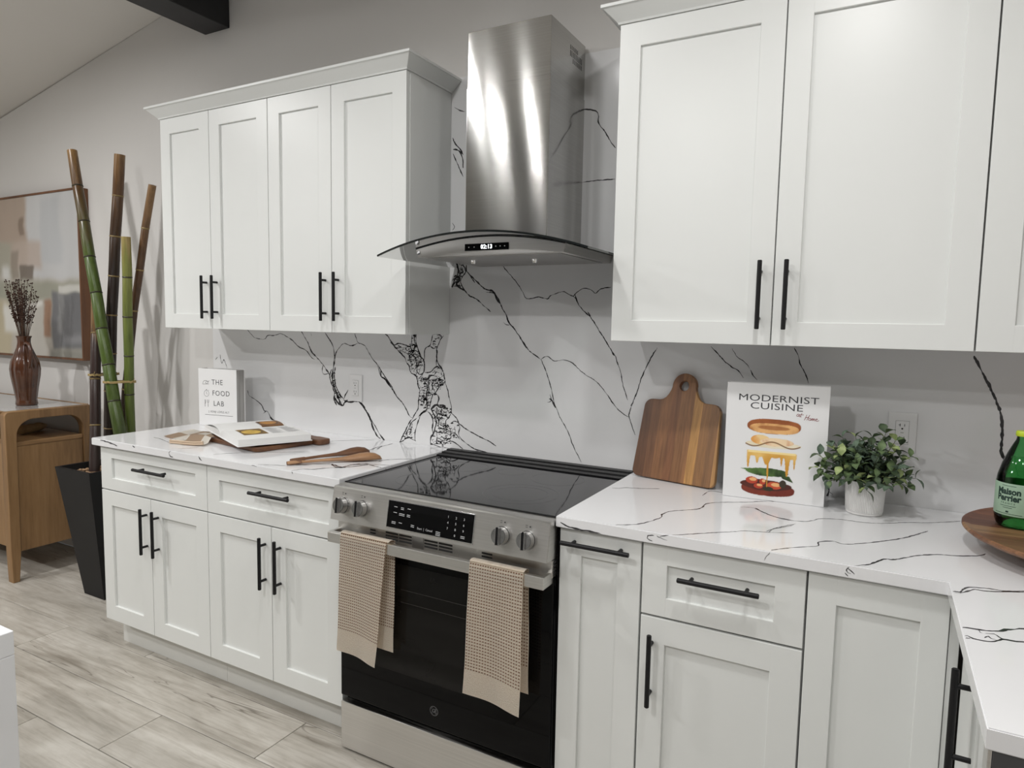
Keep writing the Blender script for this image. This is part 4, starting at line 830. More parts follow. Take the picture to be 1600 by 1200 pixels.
add_text(m, 'Start', 0.0088, pt(0.352, 0.0245)); add_text(m, 'Cancel', 0.0088, pt(0.386, 0.0245)); add_text(m, '|', 0.0100, pt(0.367, 0.0245))
tag(m.build('keypad_print', MT['printgrey'], disp), kind='stuff')
m = MB()   # small captions too blurred to read: short worn dashes
for x, y, wd, rows in ((0.258, 0.075, 0.012, 1), (0.283, 0.075, 0.011, 2), (0.308, 0.075, 0.012, 1), (0.258, 0.058, 0.013, 1), (0.283, 0.057, 0.020, 2), (0.308, 0.057, 0.012, 2),
                       (0.256, 0.030, 0.015, 2), (0.281, 0.030, 0.012, 1), (0.326, 0.030, 0.012, 2), (0.418, 0.025, 0.016, 3), (0.502, 0.026, 0.014, 2)):
    for r_ in range(rows):
        stroke(m, [(-wd / 2, -0.0045 * r_), (-wd / 6, -0.0045 * r_ + 0.0003), (wd / 4, -0.0045 * r_ - 0.0002), (wd / 2, -0.0045 * r_)], 0.0017, pt(x, y, 0.0032))
o = m.build('caption_print', MT['printgrey'], disp); o['kind'] = 'stuff'
MT['knob'] = plain('knob_steel', (0.42, 0.42, 0.42), 0.22, 1.0, var=0.1, scale=40)
for x in (0.0515, 0.1290, 0.6270, 0.7050):
    y = 0.0505
    m = MB(); m.M = PM
    m.cyl((x, y, 0.0), (x, y, 0.006), 0.0262, 0.0255, 32, 0.0008); m.cyl((x, y, 0.006), (x, y, 0.026), 0.0240, 0.0225, 32, 0.0015)
    k_ = m.build('knob', MT['knob'], t)
    m = MB(); m.M = PM @ Matrix.Translation((x, y, 0)) @ Matrix.Rotation(0.06, 4, 'Z')
    m.box(-0.0062, 0.0062, -0.0240, 0.0240, 0.018, 0.0335, 0.0016); m.build('grip', MT['knob'], k_)
    m = MB(); m.M = PM @ Matrix.Translation((x, y, 0)) @ Matrix.Rotation(0.06, 4, 'Z')
    m.box(-0.0034, 0.0034, -0.0228, 0.0242, 0.0325, 0.0343, 0.0005); m.build('grip_inlay', MT['blackplastic'], k_)
    m = MB(); m.M = PM
    m.cyl((x + 0.004, 0.0865, 0.0004), (x + 0.004, 0.0865, 0.0009), 0.0022, seg=10)
    for r_ in range(2): m.box(x - 0.010, x - 0.004, 0.0835 + 0.005 * r_, 0.0847 + 0.005 * r_, 0.0004, 0.0008)
    m.build('knob_mark', MT['slot'], t)
# vent strip under the panel
m = MB(); m.box(0.0035, 0.7665, -0.6560, -0.6225, 0.7425, 0.7915, 0.0012)
vs = m.build('vent_strip', MT['steel_panel'], t)
m = MB()
for x0, x1 in ((0.136, 0.158), (0.198, 0.246), (0.250, 0.298), (0.345, 0.393), (0.397, 0.445), (0.545, 0.580)):
    for z in (0.7760, 0.7665, 0.7570) if x1 - x0 > 0.04 else (0.7740, 0.7645):
        m.box(x0, x1, -0.6566, -0.6545, z - 0.0030, z + 0.0026)
for z in (0.783, 0.773, 0.763, 0.753): m.box(0.7655, 0.7672, -0.650, -0.632, z - 0.0025, z + 0.0025)
o = m.build('vent_slots', MT['slot'], vs); o['kind'] = 'stuff'
m = MB(); m.box(0.3005, 0.3425, -0.6585, -0.6550, 0.7430, 0.7910, 0.0008); m.build('vent_plate', MT['steel_dark'], vs)
# oven door
m = MB(); m.box(0.0035, 0.7665, -0.6465, -0.6185, 0.1905, 0.7415, 0.0025)
door = m.build('oven_door', MT['blackglass'], t)
MT['window'] = plain('oven_window_glass', (0.008, 0.0075, 0.007), 0.06, var=0.1, Specular_IOR_Level=0.2)
m = MB(); m.box(0.150, 0.640, -0.6470, -0.6455, 0.330, 0.680, 0.0004); wn = m.build('window', MT['window'], door)
MT['rack'] = plain('oven_rack', (0.035, 0.033, 0.031), 0.3)
m = MB()
for z in (0.600, 0.560): m.box(0.25, 0.62, -0.6473, -0.6469, z, z + 0.0016)
m.build('rack_line', MT['rack'], wn)
m = MB(); n = 40; c = (0.3781, -0.6469, 0.2454)
for i in range(n):
    a0, a1 = 2 * PI * i / n, 2 * PI * (i + 1) / n
    b = bmesh.new(); b.faces.new([b.verts.new((c[0] + rr * math.cos(a), c[1], c[2] + rr * math.sin(a))) for rr, a in ((0.0135, a0), (0.0152, a0), (0.0152, a1), (0.0135, a1))]); m._add(b)
add_text(m, 'GE', 0.0165, face_front(c[0], c[1], c[2]), bold=0.0003, spacing=0.75, shear=0.25)
for s in range(4):
    a = PI / 4 + s * PI / 2
    stroke(m, [(0.0112 * math.cos(a + d), 0.0112 * math.sin(a + d)) for d in (-0.35, -0.1, 0.15, 0.4)], 0.0012, face_front(*c))
m.build('logo', MT['logo'], door)
m = MB(); m.box(0.002, 0.7645, -0.7045, -0.6875, 0.7250, 0.7590, 0.0022)
for x in (0.002, 0.7525): m.box(x, x + 0.012, -0.6885, -0.6455, 0.7255, 0.7585, 0.0015)
m.build('door_handle', MT['steel_panel'], t)
m = MB(); m.box(0.0035, 0.7665, -0.6470, -0.6190, 0.0085, 0.1685, 0.002)
m.build('storage_drawer', MT['steel_panel'], t)

# ------------------------------------------------------------------ towels
def waffle():
    m, nt, b = nodes_of('waffle_cloth')
    uv = N(nt, 'ShaderNodeUVMap'); sp = N(nt, 'ShaderNodeSeparateXYZ'); nt.links.new(uv.outputs[0], sp.inputs[0])
    def tri(sock, per, off=0.0):
        a = N(nt, 'ShaderNodeMath', operation='MULTIPLY_ADD'); a.inputs[1].default_value = 1.0 / per; a.inputs[2].default_value = off; nt.links.new(sock, a.inputs[0])
        f = N(nt, 'ShaderNodeMath', operation='PINGPONG'); f.inputs[1].default_value = 0.5; nt.links.new(a.outputs[0], f.inputs[0])
        g = N(nt, 'ShaderNodeMath', operation='MULTIPLY'); g.inputs[1].default_value = 2.0; nt.links.new(f.outputs[0], g.inputs[0])
        return g.outputs[0]
    tx = tri(sp.outputs['X'], 0.0080); ty = tri(sp.outputs['Y'], 0.0094)
    # a sunken brown weft between raised cream threads
    mn = N(nt, 'ShaderNodeMapRange'); mn.inputs['From Min'].default_value = 0.48; mn.inputs['From Max'].default_value = 0.70; nt.links.new(ty, mn.inputs['Value'])
    mw = N(nt, 'ShaderNodeMapRange'); mw.inputs['From Min'].default_value = 0.24; mw.inputs['From Max'].default_value = 0.46; nt.links.new(tx, mw.inputs['Value'])
    cell = N(nt, 'ShaderNodeMath', operation='MULTIPLY'); nt.links.new(mn.outputs[0], cell.inputs[0]); nt.links.new(mw.outputs[0], cell.inputs[1])
    band = N(nt, 'ShaderNodeMath', operation='GREATER_THAN'); band.inputs[1].default_value = 0.075; nt.links.new(sp.outputs['Y'], band.inputs[0])
    c2 = N(nt, 'ShaderNodeMath', operation='MULTIPLY'); nt.links.new(cell.outputs[0], c2.inputs[0]); nt.links.new(band.outputs[0], c2.inputs[1])
    n = noise_node(nt, uv.outputs[0], 300, 3)
    thread = ramp(nt, n.outputs['Fac'], [(0.3, s2l(234, 219, 200)), (0.7, s2l(250, 240, 224))])
    mx = N(nt, 'ShaderNodeMix', data_type='RGBA'); nt.links.new(c2.outputs[0], mx.inputs[0]); nt.links.new(thread, mx.inputs[6]); mx.inputs[7].default_value = (*s2l(158, 122, 95), 1)
    nt.links.new(mx.outputs[2], b.inputs['Base Color']); b.inputs['Roughness'].default_value = 0.95; b.inputs['Sheen Weight'].default_value = 0.35
    h = N(nt, 'ShaderNodeMath', operation='MULTIPLY_ADD'); nt.links.new(c2.outputs[0], h.inputs[0]); h.inputs[1].default_value = -1.0; nt.links.new(n.outputs['Fac'], h.inputs[2])
    bump(nt, b, h.outputs[0], 0.6, 0.002)
    return m
MT['waffle'] = waffle()
def towel(x0t, x1t, x0b, x1b, zb, back_dx, back_zb, seed, label):
    t = thing('towel', ((x0t + x1t) / 2, -0.7, 0.766), label, 'towel', 'waffle towels on the oven handle')
    def sheet(x0t, x1t, x0b, x1b, yfun, ztop, zbf, ph):
        L = ztop - min(zbf(0), zbf(1))
        me_uv = []
        m = MB()
        b = bmesh.new(); nu, nv = 26, 44; uv = b.loops.layers.uv.new('UVMap')
        g = []
        for j in range(nv + 1):
            row = []
            for i in range(nu + 1):
                a = i / nu; s = j / nv
                z = ztop - s * (ztop - zbf(a))
                x = (x0t + (x1t - x0t) * a) * (1 - s) + (x0b + (x1b - x0b) * a) * s
                x += 0.0015 * math.sin(9 * s + ph) * s
                row.append(b.verts.new((x, yfun(a, s), z)))
            g.append(row)
        W = x1t - x0t
        for j in range(nv):
            for i in range(nu):
                f = b.faces.new((g[j][i], g[j + 1][i], g[j + 1][i + 1], g[j][i + 1])); f.smooth = True
                for l, (ii, jj) in zip(f.loops, ((i, j), (i, j + 1), (i + 1, j + 1), (i + 1, j))):
                    l[uv].uv = (ii / nu * W, (1 - jj / nv) * L)
        # thickness: extrude a back copy
        geom = bmesh.ops.solidify(b, geom=list(b.faces), thickness=0.0028)
        m._add(b)
        return m
    rs = random.Random(seed); ph = rs.uniform(0, 6)
    # front leaf with the roll over the bar at its top
    def yf(a, s):
        y = -0.7085 - 0.0035 * math.sin(a * 7 + ph) * s - 0.004 * s * math.sin(a * 3 + ph * 2)
        if s < 0.03: y += (0.03 - s) / 0.03 * 0.004
        return y
    m = sheet(x0t, x1t, x0b, x1b, yf, 0.7655, lambda a: zb + 0.010 * math.sin(a * 2.2 + ph) * (1 - a) - 0.010 * a * a, ph)
    m.build('front_leaf', MT['waffle'], t)
    m = sheet(x0t + back_dx * .3, x1t + back_dx * .3, x0b + back_dx, x1b + back_dx, lambda a, s: -0.6815 + 0.004 * math.sin(a * 6 + ph) * s, 0.7655, lambda a: back_zb + 0.004 * math.sin(a * 4), ph + 2)
    m.build('back_leaf', MT['waffle'], t)
    m = sheet(x0t, x1t + back_dx * .2, x0t, x1t + back_dx * .2, lambda a, s: -0.7085 + s * 0.0265, 0.7652, lambda a: 0.7655, ph)
    # the roll: a flat bridge with a slight crown
    for v in m.bm.verts: v.co.z += 0.0035 * max(0.0, 1 - ((v.co.y + 0.695) / 0.0145) ** 2)
    m.build('fold', MT['waffle'], t)
towel(0.0605, 0.2420, 0.0480, 0.2000, 0.372, 0.046, 0.412, 3, 'tan waffle towel at the left end of the oven handle')
towel(0.5370, 0.7060, 0.5235, 0.7030, 0.368, 0.011, 0.415, 8, 'tan waffle towel at the right end of the oven handle')

# ------------------------------------------------------------------ shapes with holes
def shape2d(outlines, thick, bev=0.0, res=2):
    """closed outlines (first outer, then holes) in xy, extruded to z in [0, thick]; returns a mesh"""
    cu = bpy.data.curves.new('s', 'CURVE'); cu.dimensions = '2D'; cu.fill_mode = 'BOTH'
    cu.extrude = thick / 2 - bev; cu.bevel_depth = bev; cu.bevel_resolution = res; cu.offset = -bev
    for pts in outlines:
        s = cu.splines.new('POLY'); s.points.add(len(pts) - 1); s.use_cyclic_u = True
        for p, q in zip(s.points, pts): p.co = (q[0], q[1], 0, 1)
    o = bpy.data.objects.new('s', cu); COL.objects.link(o); bpy.context.view_layer.update()
    me = bpy.data.meshes.new_from_object(o.evaluated_get(bpy.context.evaluated_depsgraph_get()))
    bpy.data.objects.remove(o); bpy.data.curves.remove(cu)
    for v in me.vertices: v.co.z += thick / 2
    return me
def arc(cx, cy, r, a0, a1, n=8): return [(cx + r * math.cos(a0 + (a1 - a0) * i / n), cy + r * math.sin(a0 + (a1 - a0) * i / n)) for i in range(n + 1)]
def rrect(x0, x1, y0, y1, r, n=6):
    return arc(x1 - r, y0 + r, r, -PI / 2, 0, n) + arc(x1 - r, y1 - r, r, 0, PI / 2, n) + arc(x0 + r, y1 - r, r, PI / 2, PI, n) + arc(x0 + r, y0 + r, r, PI, 1.5 * PI, n)
def mesh_to(mb, me, Mx): me.transform(Mx); mb.bm.from_mesh(me); bpy.data.meshes.remove(me)
UPRIGHT = Matrix(((1, 0, 0, 0), (0, 0, -1, 0), (0, 1, 0, 0), (0, 0, 0, 1)))     # xy plane -> xz plane facing -y
def strip_wood(name, axis, edges, cols, grain_axis, rough=0.42):
    """glued strips of different woods: constant steps along one object axis"""
    m, nt, b = nodes_of(name)
    tc = N(nt, 'ShaderNodeTexCoord'); sp = N(nt, 'ShaderNodeSeparateXYZ'); nt.links.new(tc.outputs['Object'], sp.inputs[0])
    lo, hi = edges[0], edges[-1]
    mr = N(nt, 'ShaderNodeMapRange'); mr.inputs['From Min'].default_value = lo; mr.inputs['From Max'].default_value = hi
    nt.links.new(sp.outputs[axis], mr.inputs['Value'])
    r = N(nt, 'ShaderNodeValToRGB'); r.color_ramp.interpolation = 'CONSTANT'
    e = r.color_ramp.elements
    while len(e) < len(cols): e.new(0.5)
    for k, c in enumerate(cols): e[k].position = (edges[k] - lo) / (hi - lo); e[k].color = (*c, 1)
    nt.links.new(mr.outputs[0], r.inputs[0])
    s = [14, 14, 14]; s[grain_axis] = 1.0
    v = mapping(nt, tc.outputs['Object'], tuple(s))
    n1 = noise_node(nt, v, 3.0, 4, 0.6, 1.2); n2 = noise_node(nt, v, 14.0, 3, 0.6)
    mx = N(nt, 'ShaderNodeMix', data_type='RGBA', blend_type='MULTIPLY'); mx.inputs[0].default_value = 1.0
    nt.links.new(r.outputs[0], mx.inputs[6]); nt.links.new(ramp(nt, n1.outputs['Fac'], [(0.3, (0.62, 0.58, 0.55)), (0.5, (0.95, 0.95, 0.95)), (0.7, (1.25, 1.22, 1.18))]), mx.inputs[7])
    mx2 = N(nt, 'ShaderNodeMix', data_type='RGBA', blend_type='MULTIPLY'); mx2.inputs[0].default_value = 0.6
    nt.links.new(mx.outputs[2], mx2.inputs[6]); nt.links.new(ramp(nt, n2.outputs['Fac'], [(0.3, (0.75, 0.72, 0.7)), (0.6, (1.1, 1.1, 1.1))]), mx2.inputs[7])
    nt.links.new(mx2.outputs[2], b.inputs['Base Color']); b.inputs['Roughness'].default_value = rough
    bump(nt, b, n2.outputs['Fac'], 0.1, 0.001)
    return m
ZT = 0.9146

# ------------------------------------------------------------------ outlets
def outlet(cx, cz, label, rockers):
    t = thing('wall_outlet', (cx, -0.003, cz), label, 'outlet', 'white wall outlets in the backsplash')
    m = MB(); m.box(cx - 0.0365, cx + 0.0365, -0.0062, -0.0003, cz - 0.0585, cz + 0.0585, 0.002); m.build('cover_plate', MT['whiteplastic'], t)
    m = MB(); m.box(cx - 0.0175, cx + 0.0175, -0.0066, -0.0060, cz - 0.0345, cz + 0.0345); m.build('seam_shade', MT['gap'], t)  # raised grey rim, the seam's shade put in as colour
    m = MB(); m.box(cx - 0.0168, cx + 0.0168, -0.0082, -0.0060, cz - 0.0336, cz + 0.0336, 0.0008); rc = m.build('receptacle', MT['whiteplastic'], t)
    m = MB()
    for s in (-1, 1):
        z = cz + s * 0.0185
        m.box(cx - 0.0068, cx - 0.0050, -0.0086, -0.0081, z - 0.0005, z + 0.0075); m.box(cx + 0.0048, cx + 0.0064, -0.0086, -0.0081, z, z + 0.0070)
        if rockers: m.box(cx - 0.0100, cx - 0.0060, -0.0086, -0.0081, z + 0.0030, z + 0.0045)
        m.cyl((cx, -0.0086, z - 0.0070), (cx, -0.0081, z - 0.0070), 0.0026, seg=10)
    m.box(cx - 0.004, cx + 0.004, -0.0085, -0.0081, cz - 0.0006, cz + 0.0006)
    m.build('slots', MT['slot'], rc)
outlet(-0.5055, 1.1305, 'white wall outlet left of the range among the black veins', False)
outlet(1.5735, 1.1295, 'white wall outlet half hidden behind the potted plant', True)

# ------------------------------------------------------------------ standing white cookbook
MT['paperwhite'] = plain('book_cover_white', (0.80, 0.80, 0.80), 0.45, var=0.01)
MT['ink'] = plain('print_ink', (0.05, 0.05, 0.055), 0.5)
MT['redink'] = plain('red_ink', s2l(130, 32, 38), 0.5)
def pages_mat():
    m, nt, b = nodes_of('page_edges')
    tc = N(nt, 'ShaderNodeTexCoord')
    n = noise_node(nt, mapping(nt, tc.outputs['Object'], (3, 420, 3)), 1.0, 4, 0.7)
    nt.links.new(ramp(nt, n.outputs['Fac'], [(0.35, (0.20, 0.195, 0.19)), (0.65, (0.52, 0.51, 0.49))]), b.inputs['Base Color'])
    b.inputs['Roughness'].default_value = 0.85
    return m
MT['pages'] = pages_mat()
def standing_book(loc, yaw, W, D, H, label, name='cookbook'):
    t = thing(name, loc, label, 'book', None, (0, 0, yaw))
    m = MB(); m.box(0, W, 0, 0.0028, 0, H, 0.0008); fc = m.build('front_cover', MT['paperwhite'], t)
    m = MB(); m.box(0, W, D - 0.0028, D, 0, H, 0.0008); m.build('back_cover', MT['paperwhite'], t)
    m = MB(); m.box(-0.0005, 0.0028, 0.0005, D - 0.0005, 0, H, 0.0008); m.build('spine', MT['paperwhite'], t)
    m = MB(); m.box(0.002, W - 0.004, 0.0027, D - 0.0027, 0.003, H - 0.003); m.build('page_block', MT['pages'], t)
    return t, fc
W, H = 0.226, 0.272
t, fc = standing_book((-1.334, -0.172, ZT), R(8.7), W, 0.057, H, 'white cookbook standing upright at the left end of the worktop')
def on_cover(u, v): return face_front(u * W, -0.0003, (1 - v) * H)
m = MB()
for s, u_, v_ in (('THE', 0.50, 0.235), ('FOOD', 0.595, 0.425), ('LAB', 0.53, 0.605)):
    m = MB(); add_text(m, s, 0.0345, on_cover(u_, v_), bold=-0.0001, spacing=1.12); m.build('title_word', MT['ink'], fc)
m = MB()
add_text(m, 'J. KENJI L\u00d3PEZ-ALT', 0.0125, on_cover(0.53, 0.748), spacing=1.15)
stroke(m, [(-0.083, 0), (0, 0), (0.083, 0)], 0.0016, on_cover(0.53, 0.805))
tag(m.build('author_print', MT['ink'], fc), kind='stuff')
m = MB()
def icon(pts, u_, v_, wd=0.0014, sc=1.0): stroke(m, [(x * sc, y * sc) for x, y in pts], wd, on_cover(u_, v_))
icon([(-.018, -.008), (-.016, .002), (-.008, .009), (.004, .010), (.016, .004), (.019, -.006), (-.018, -.008)], 0.195, 0.245)
icon(arc(0.006, 0, 0.006, 0, 2 * PI, 12), 0.195, 0.245); icon([(.014, .004), (.022, .010)], 0.195, 0.245)
icon(arc(0, -0.001, 0.0145, 0, 2 * PI, 20), 0.212, 0.43); icon([(0, -.001), (0, .008)], 0.212, 0.43); icon([(0, -.001), (.005, -.006)], 0.212, 0.43)
icon([(-.003, .017), (.003, .017)], 0.212, 0.43, 0.0026); icon([(.011, .012), (.014, .015)], 0.212, 0.43)
icon([(-.010, -.017), (-.010, .017), (-.006, .010), (-.007, .0), (-.010, -.003)], 0.212, 0.605, 0.0018)
icon([(.008, -.017), (.008, .004)], 0.212, 0.605, 0.0018)
icon([(.003, .017), (.003, .006), (.008, .003), (.013, .006), (.013, .017)], 0.212, 0.605); icon([(.008, .017), (.008, .004)], 0.212, 0.605)
tag(m.build('icon_print', MT['ink'], fc), kind='stuff')

# ------------------------------------------------------------------ standing sandwich cookbook
W, H = 0.2805, 0.347
t, fc = standing_book((1.1080, -0.172, ZT), R(3.2), W, 0.036, H, 'large white cookbook with a layered sandwich on its cover')
m = MB()
add_text(m, 'MODERNIST', 0.0275, on_cover(0.508, 0.125), sx=1.42, spacing=1.03)
add_text(m, 'CUISINE', 0.0275, on_cover(0.497, 0.192), sx=1.42, spacing=1.03)
m.build('title_print', MT['ink'], fc)
m = MB()      # handwritten 'at Home' in pen strokes
def pen(pts, u_, v_, sc=0.001, wd=0.0013):
    c = catmull([(x * sc, y * sc) for x, y in pts], 0.0007)
    stroke(m, [(q.x, q.y) for q in c], wd, on_cover(u_, v_) @ Matrix.Rotation(R(-5), 4, 'Z'))
pen([(4, 4), (1, 5), (-2, 1), (-1, -2), (2, -1), (5, 4), (4, -1), (6, -2), (8, 0)], 0.705, 0.252)
pen([(11, 9), (8, 1), (8, -2), (11, -1)], 0.705, 0.252); pen([(6, 4), (16, 5)], 0.705, 0.252)
pen([(-3, 10), (-6, -2), (-8, -6)], 0.80, 0.270); pen([(5, 11), (2, 3), (-1, -5)], 0.80, 0.270); pen([(-6, 1), (-1, 3), (4, 3)], 0.80, 0.270)
pen([(8, 2), (4, 0), (4, -4), (8, -4), (9, 0), (8, 2)], 0.80, 0.270)
pen([(12, 2), (10, -4), (13, 1), (15, 2), (14, -4), (17, 1), (19, 2), (18, -3), (20, -4)], 0.80, 0.270)
pen([(22, -1), (26, 1), (25, 3), (22, 1), (22, -3), (26, -4), (31, -1)], 0.80, 0.270)
m.build('script_print', MT['redink'], fc)
def sandwich(a, b):
    u = 0.15 + a * 0.66; v = 0.285 + (1 - b) * 0.685        # cover coordinates, v down
    n1 = np_noise(a, b, 3, 5); n2 = np_noise(a, b, 9, 4); n3 = np_noise(np.clip(a * 0.999, 0, 1), b, 21, 6)
    c = np.ones((len(u), 3)) * np.array([0.80, 0.80, 0.80])
    def put(mask, col):
        mk = np.clip(mask, 0, 1)[:, None]; c[:] = c * (1 - mk) + np.asarray(col) * mk
    def ell(cu, cv, ru, rv, p=2.0, k=0.10, soft=0.03):
        d = (np.abs((u - cu) / ru) ** p + np.abs((v - cv) / rv) ** p) + (n1 - 0.5) * k * 4
        return sstep(1 + soft, 1 - soft, d)
    mixc = lambda x, y, f: np.array(x)[None, :] * (1 - f[:, None]) + np.array(y)[None, :] * f[:, None]
    # top slice
    put(ell(0.487, 0.360, 0.265, 0.062, 2.6), mixc(s2l(112, 58, 30), s2l(178, 104, 58), n3))
    put(ell(0.490, 0.378, 0.245, 0.042, 2.8), mixc(s2l(160, 92, 44), s2l(232, 180, 118), sstep(0.3, 0.7, n3)))
    put(ell(0.49, 0.372, 0.15, 0.018, 2, .2, .3) * 0.7, s2l(146, 76, 34))
    # ham and white sheet
    put(ell(0.480, 0.515, 0.275, 0.030, 2.2, 0.10), mixc(s2l(222, 208, 176), s2l(240, 232, 210), n2))
    put(ell(0.355, 0.478, 0.095, 0.040, 2.0, 0.12), mixc(s2l(226, 160, 84), s2l(240, 208, 150), sstep(.35, .65, n3)))
    put(ell(0.53, 0.492, 0.17, 0.034, 2.0, 0.25), mixc(s2l(196, 112, 66), s2l(240, 214, 176), sstep(.35, .62, n3)))
    put(sstep(0.008, 0.003, np.abs(v - (0.515 + 0.022 * np.sin((u - 0.2) * 17)))) * (np.abs(u - 0.48) < 0.27), s2l(132, 96, 62))
    # cheese with drips
    bot = 0.622 + 0.008 * np.sin(u * 40)
    for cu, dv, wd in ((0.245, 0.105, 0.014), (0.335, 0.06, 0.016), (0.430, 0.07, 0.035), (0.443, 0.265, 0.0085), (0.575, 0.07, 0.010), (0.632, 0.155, 0.020), (0.70, 0.09, 0.010)):
        bot = np.maximum(bot, 0.622 + dv * np.exp(-np.abs((u - cu) / wd) ** 3))
    top = 0.578 + 0.012 * (u - 0.45)
    ch = sstep(bot + 0.004, bot - 0.004, v) * sstep(top - 0.004, top + 0.004, v) * sstep(0.225, 0.235, u) * sstep(0.725, 0.715, u)
    greens = ell(0.44, 0.755, 0.215, 0.034, 2.0, 0.22) + in_poly(u, v, [(0.17, 0.74), (0.3, 0.73), (0.3, 0.765)]) + in_poly(u, v, [(0.55, 0.76), (0.66, 0.775), (0.70, 0.825), (0.60, 0.80)])
    put(np.clip(greens, 0, 1), mixc(s2l(26, 48, 22), s2l(88, 122, 58), sstep(.3, .72, n3)))
    # lower slice with the tomato layer
    put(ell(0.455, 0.905, 0.262, 0.055, 2.6), mixc(s2l(92, 28, 18), s2l(146, 62, 40), n3))
    put(ell(0.44, 0.868, 0.245, 0.045, 2.2, 0.22), mixc(s2l(44, 22, 20), s2l(110, 48, 34), n3))
    for cu, cv, ru, rv in ((0.29, 0.835, 0.06, 0.030), (0.36, 0.880, 0.045, 0.022), (0.52, 0.865, 0.075, 0.032), (0.40, 0.84, 0.03, 0.026)):
        put(ell(cu, cv, ru, rv, 2, 0.08), mixc(s2l(168, 44, 30), s2l(208, 92, 58), n2))
        put(ell(cu + 0.012, cv - 0.008, ru * .6, rv * .5, 2, 0.08), s2l(234, 178, 120))
    put(ell(0.60, 0.845, 0.035, 0.035, 2, 0.1), s2l(58, 48, 34)); put(ell(0.46, 0.898, 0.05, 0.02, 2, 0.1), s2l(46, 46, 28))
    put(ch, mixc(s2l(206, 148, 52), s2l(240, 202, 120), sstep(.25, .75, n2 * .5 + (0.7 - v) * 2)))
    put(sstep(0.012, 0.006, np.abs(v - 0.584)) * (np.abs(u - 0.475) < 0.235), s2l(246, 222, 156))
    return c
MT['print'] = attr_mat('printed_paper', 0.45)
print_sheet('cover_picture', fc, MT['print'], 150, 200, lambda a, b: np.stack([(0.15 + a * 0.66) * W, np.full_like(a, -0.00035), (1 - (0.285 + (1 - b) * 0.685)) * H], 1), sandwich, (0.80, 0.80, 0.80))

# ------------------------------------------------------------------ leaning chopping board
bw = [s2l(*c) for c in ((96, 64, 42), (112, 76, 50), (128, 88, 56), (120, 80, 52), (134, 94, 60), (176, 132, 78), (138, 100, 64), (126, 92, 62), (168, 128, 82))]
MT['board'] = strip_wood('acacia_strips', 0, [-0.16, -0.105, -0.075, -0.035, -0.005, 0.045, 0.074, 0.105, 0.135, 0.16], bw, 1)
out = arc(0.148 - 0.022, 0.022, 0.022, -PI / 2, 0, 6) + arc(0.137 - 0.028, 0.266 - 0.028, 0.028, 0.05, PI / 2, 6)
out += [(0.082, 0.2665), (0.070, 0.270), (0.060, 0.277), (0.052, 0.288), (0.0455, 0.302)]
cap = arc(0.0, 0.318, 0.0425, R(-6), R(186), 16)
out += cap
out += [(-x, y) for x, y in [(0.0455, 0.302), (0.052, 0.288), (0.060, 0.277), (0.070, 0.270), (0.082, 0.2665)]]
out += [(-x, y) for x, y in reversed(arc(0.137 - 0.028, 0.266 - 0.028, 0.028, 0.05, PI / 2, 6))] + [(-x, y) for x, y in reversed(arc(0.148 - 0.022, 0.022, 0.022, -PI / 2, 0, 6))]
hole = [(x, y) for x, y in arc(0.0, 0.318, 0.0165, 0, 2 * PI, 20)][:-1]
t = thing('chopping_board', (0.9270, -0.098, ZT + 0.0040), 'striped wooden chopping board with a holed handle leaning on the backsplash', 'chopping board', None, (R(-12.4), 0, R(-12.5)))
me = shape2d([out, hole], 0.018, 0.0025)
for v in me.vertices: v.co = Vector((v.co.x, v.co.y, v.co.z - 0.018))
m = MB(); mesh_to(m, me, Matrix.Identity(4))
o = m.build('board', MT['board'], t)
o.rotation_euler = (PI / 2, 0, 0)      # board plane upright; its face looks to -y

# ------------------------------------------------------------------ potted plant
PX, PY = 1.490, -0.152
t = thing('potted_plant', (PX, PY, ZT), 'bushy green plant in a white ribbed pot on the right worktop', 'plant')
MT['pot'] = plain('white_ceramic', (0.74, 0.735, 0.72), 0.55, var=0.02)
MT['soil'] = plain('soil', (0.02, 0.016, 0.012), 0.9)
m = MB()
m.lathe([(0.0, 0.0), (0.044, 0.0), (0.0462, 0.002), (0.0462, 0.0065), (0.0478, 0.0085), (0.0515, 0.092), (0.0508, 0.0935), (0.0480, 0.0935), (0.0465, 0.080), (0.0, 0.080)], 216, (PX, PY, ZT), True,
        lambda k, z: 1.0 - (0.045 if (k % 3 == 0 and 0.0086 < z + 1e-6 and z < 0.0934) else 0.0))
m.build('pot', MT['pot'], t)
m = MB(); m.lathe([(0.0, 0.0830), (0.030, 0.0835), (0.0464, 0.0815)], 24, (PX, PY, ZT)); m.build('soil', MT['soil'], t)
def leaf_mat(name, c0, c1):
    m, nt, b = nodes_of(name); tc = N(nt, 'ShaderNodeTexCoord')
    n = noise_node(nt, tc.outputs['Object'], 90, 3)
    nt.links.new(ramp(nt, n.outputs['Fac'], [(0.35, c0), (0.65, c1)]), b.inputs['Base Color']); b.inputs['Roughness'].default_value = 0.55
    b.inputs['Specular IOR Level'].default_value = 0.3
    return m
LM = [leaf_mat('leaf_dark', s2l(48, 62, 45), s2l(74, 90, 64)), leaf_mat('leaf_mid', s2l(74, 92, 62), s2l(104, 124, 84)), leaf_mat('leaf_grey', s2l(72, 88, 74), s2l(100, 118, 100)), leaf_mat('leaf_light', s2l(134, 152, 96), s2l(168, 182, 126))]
leaf_me = []
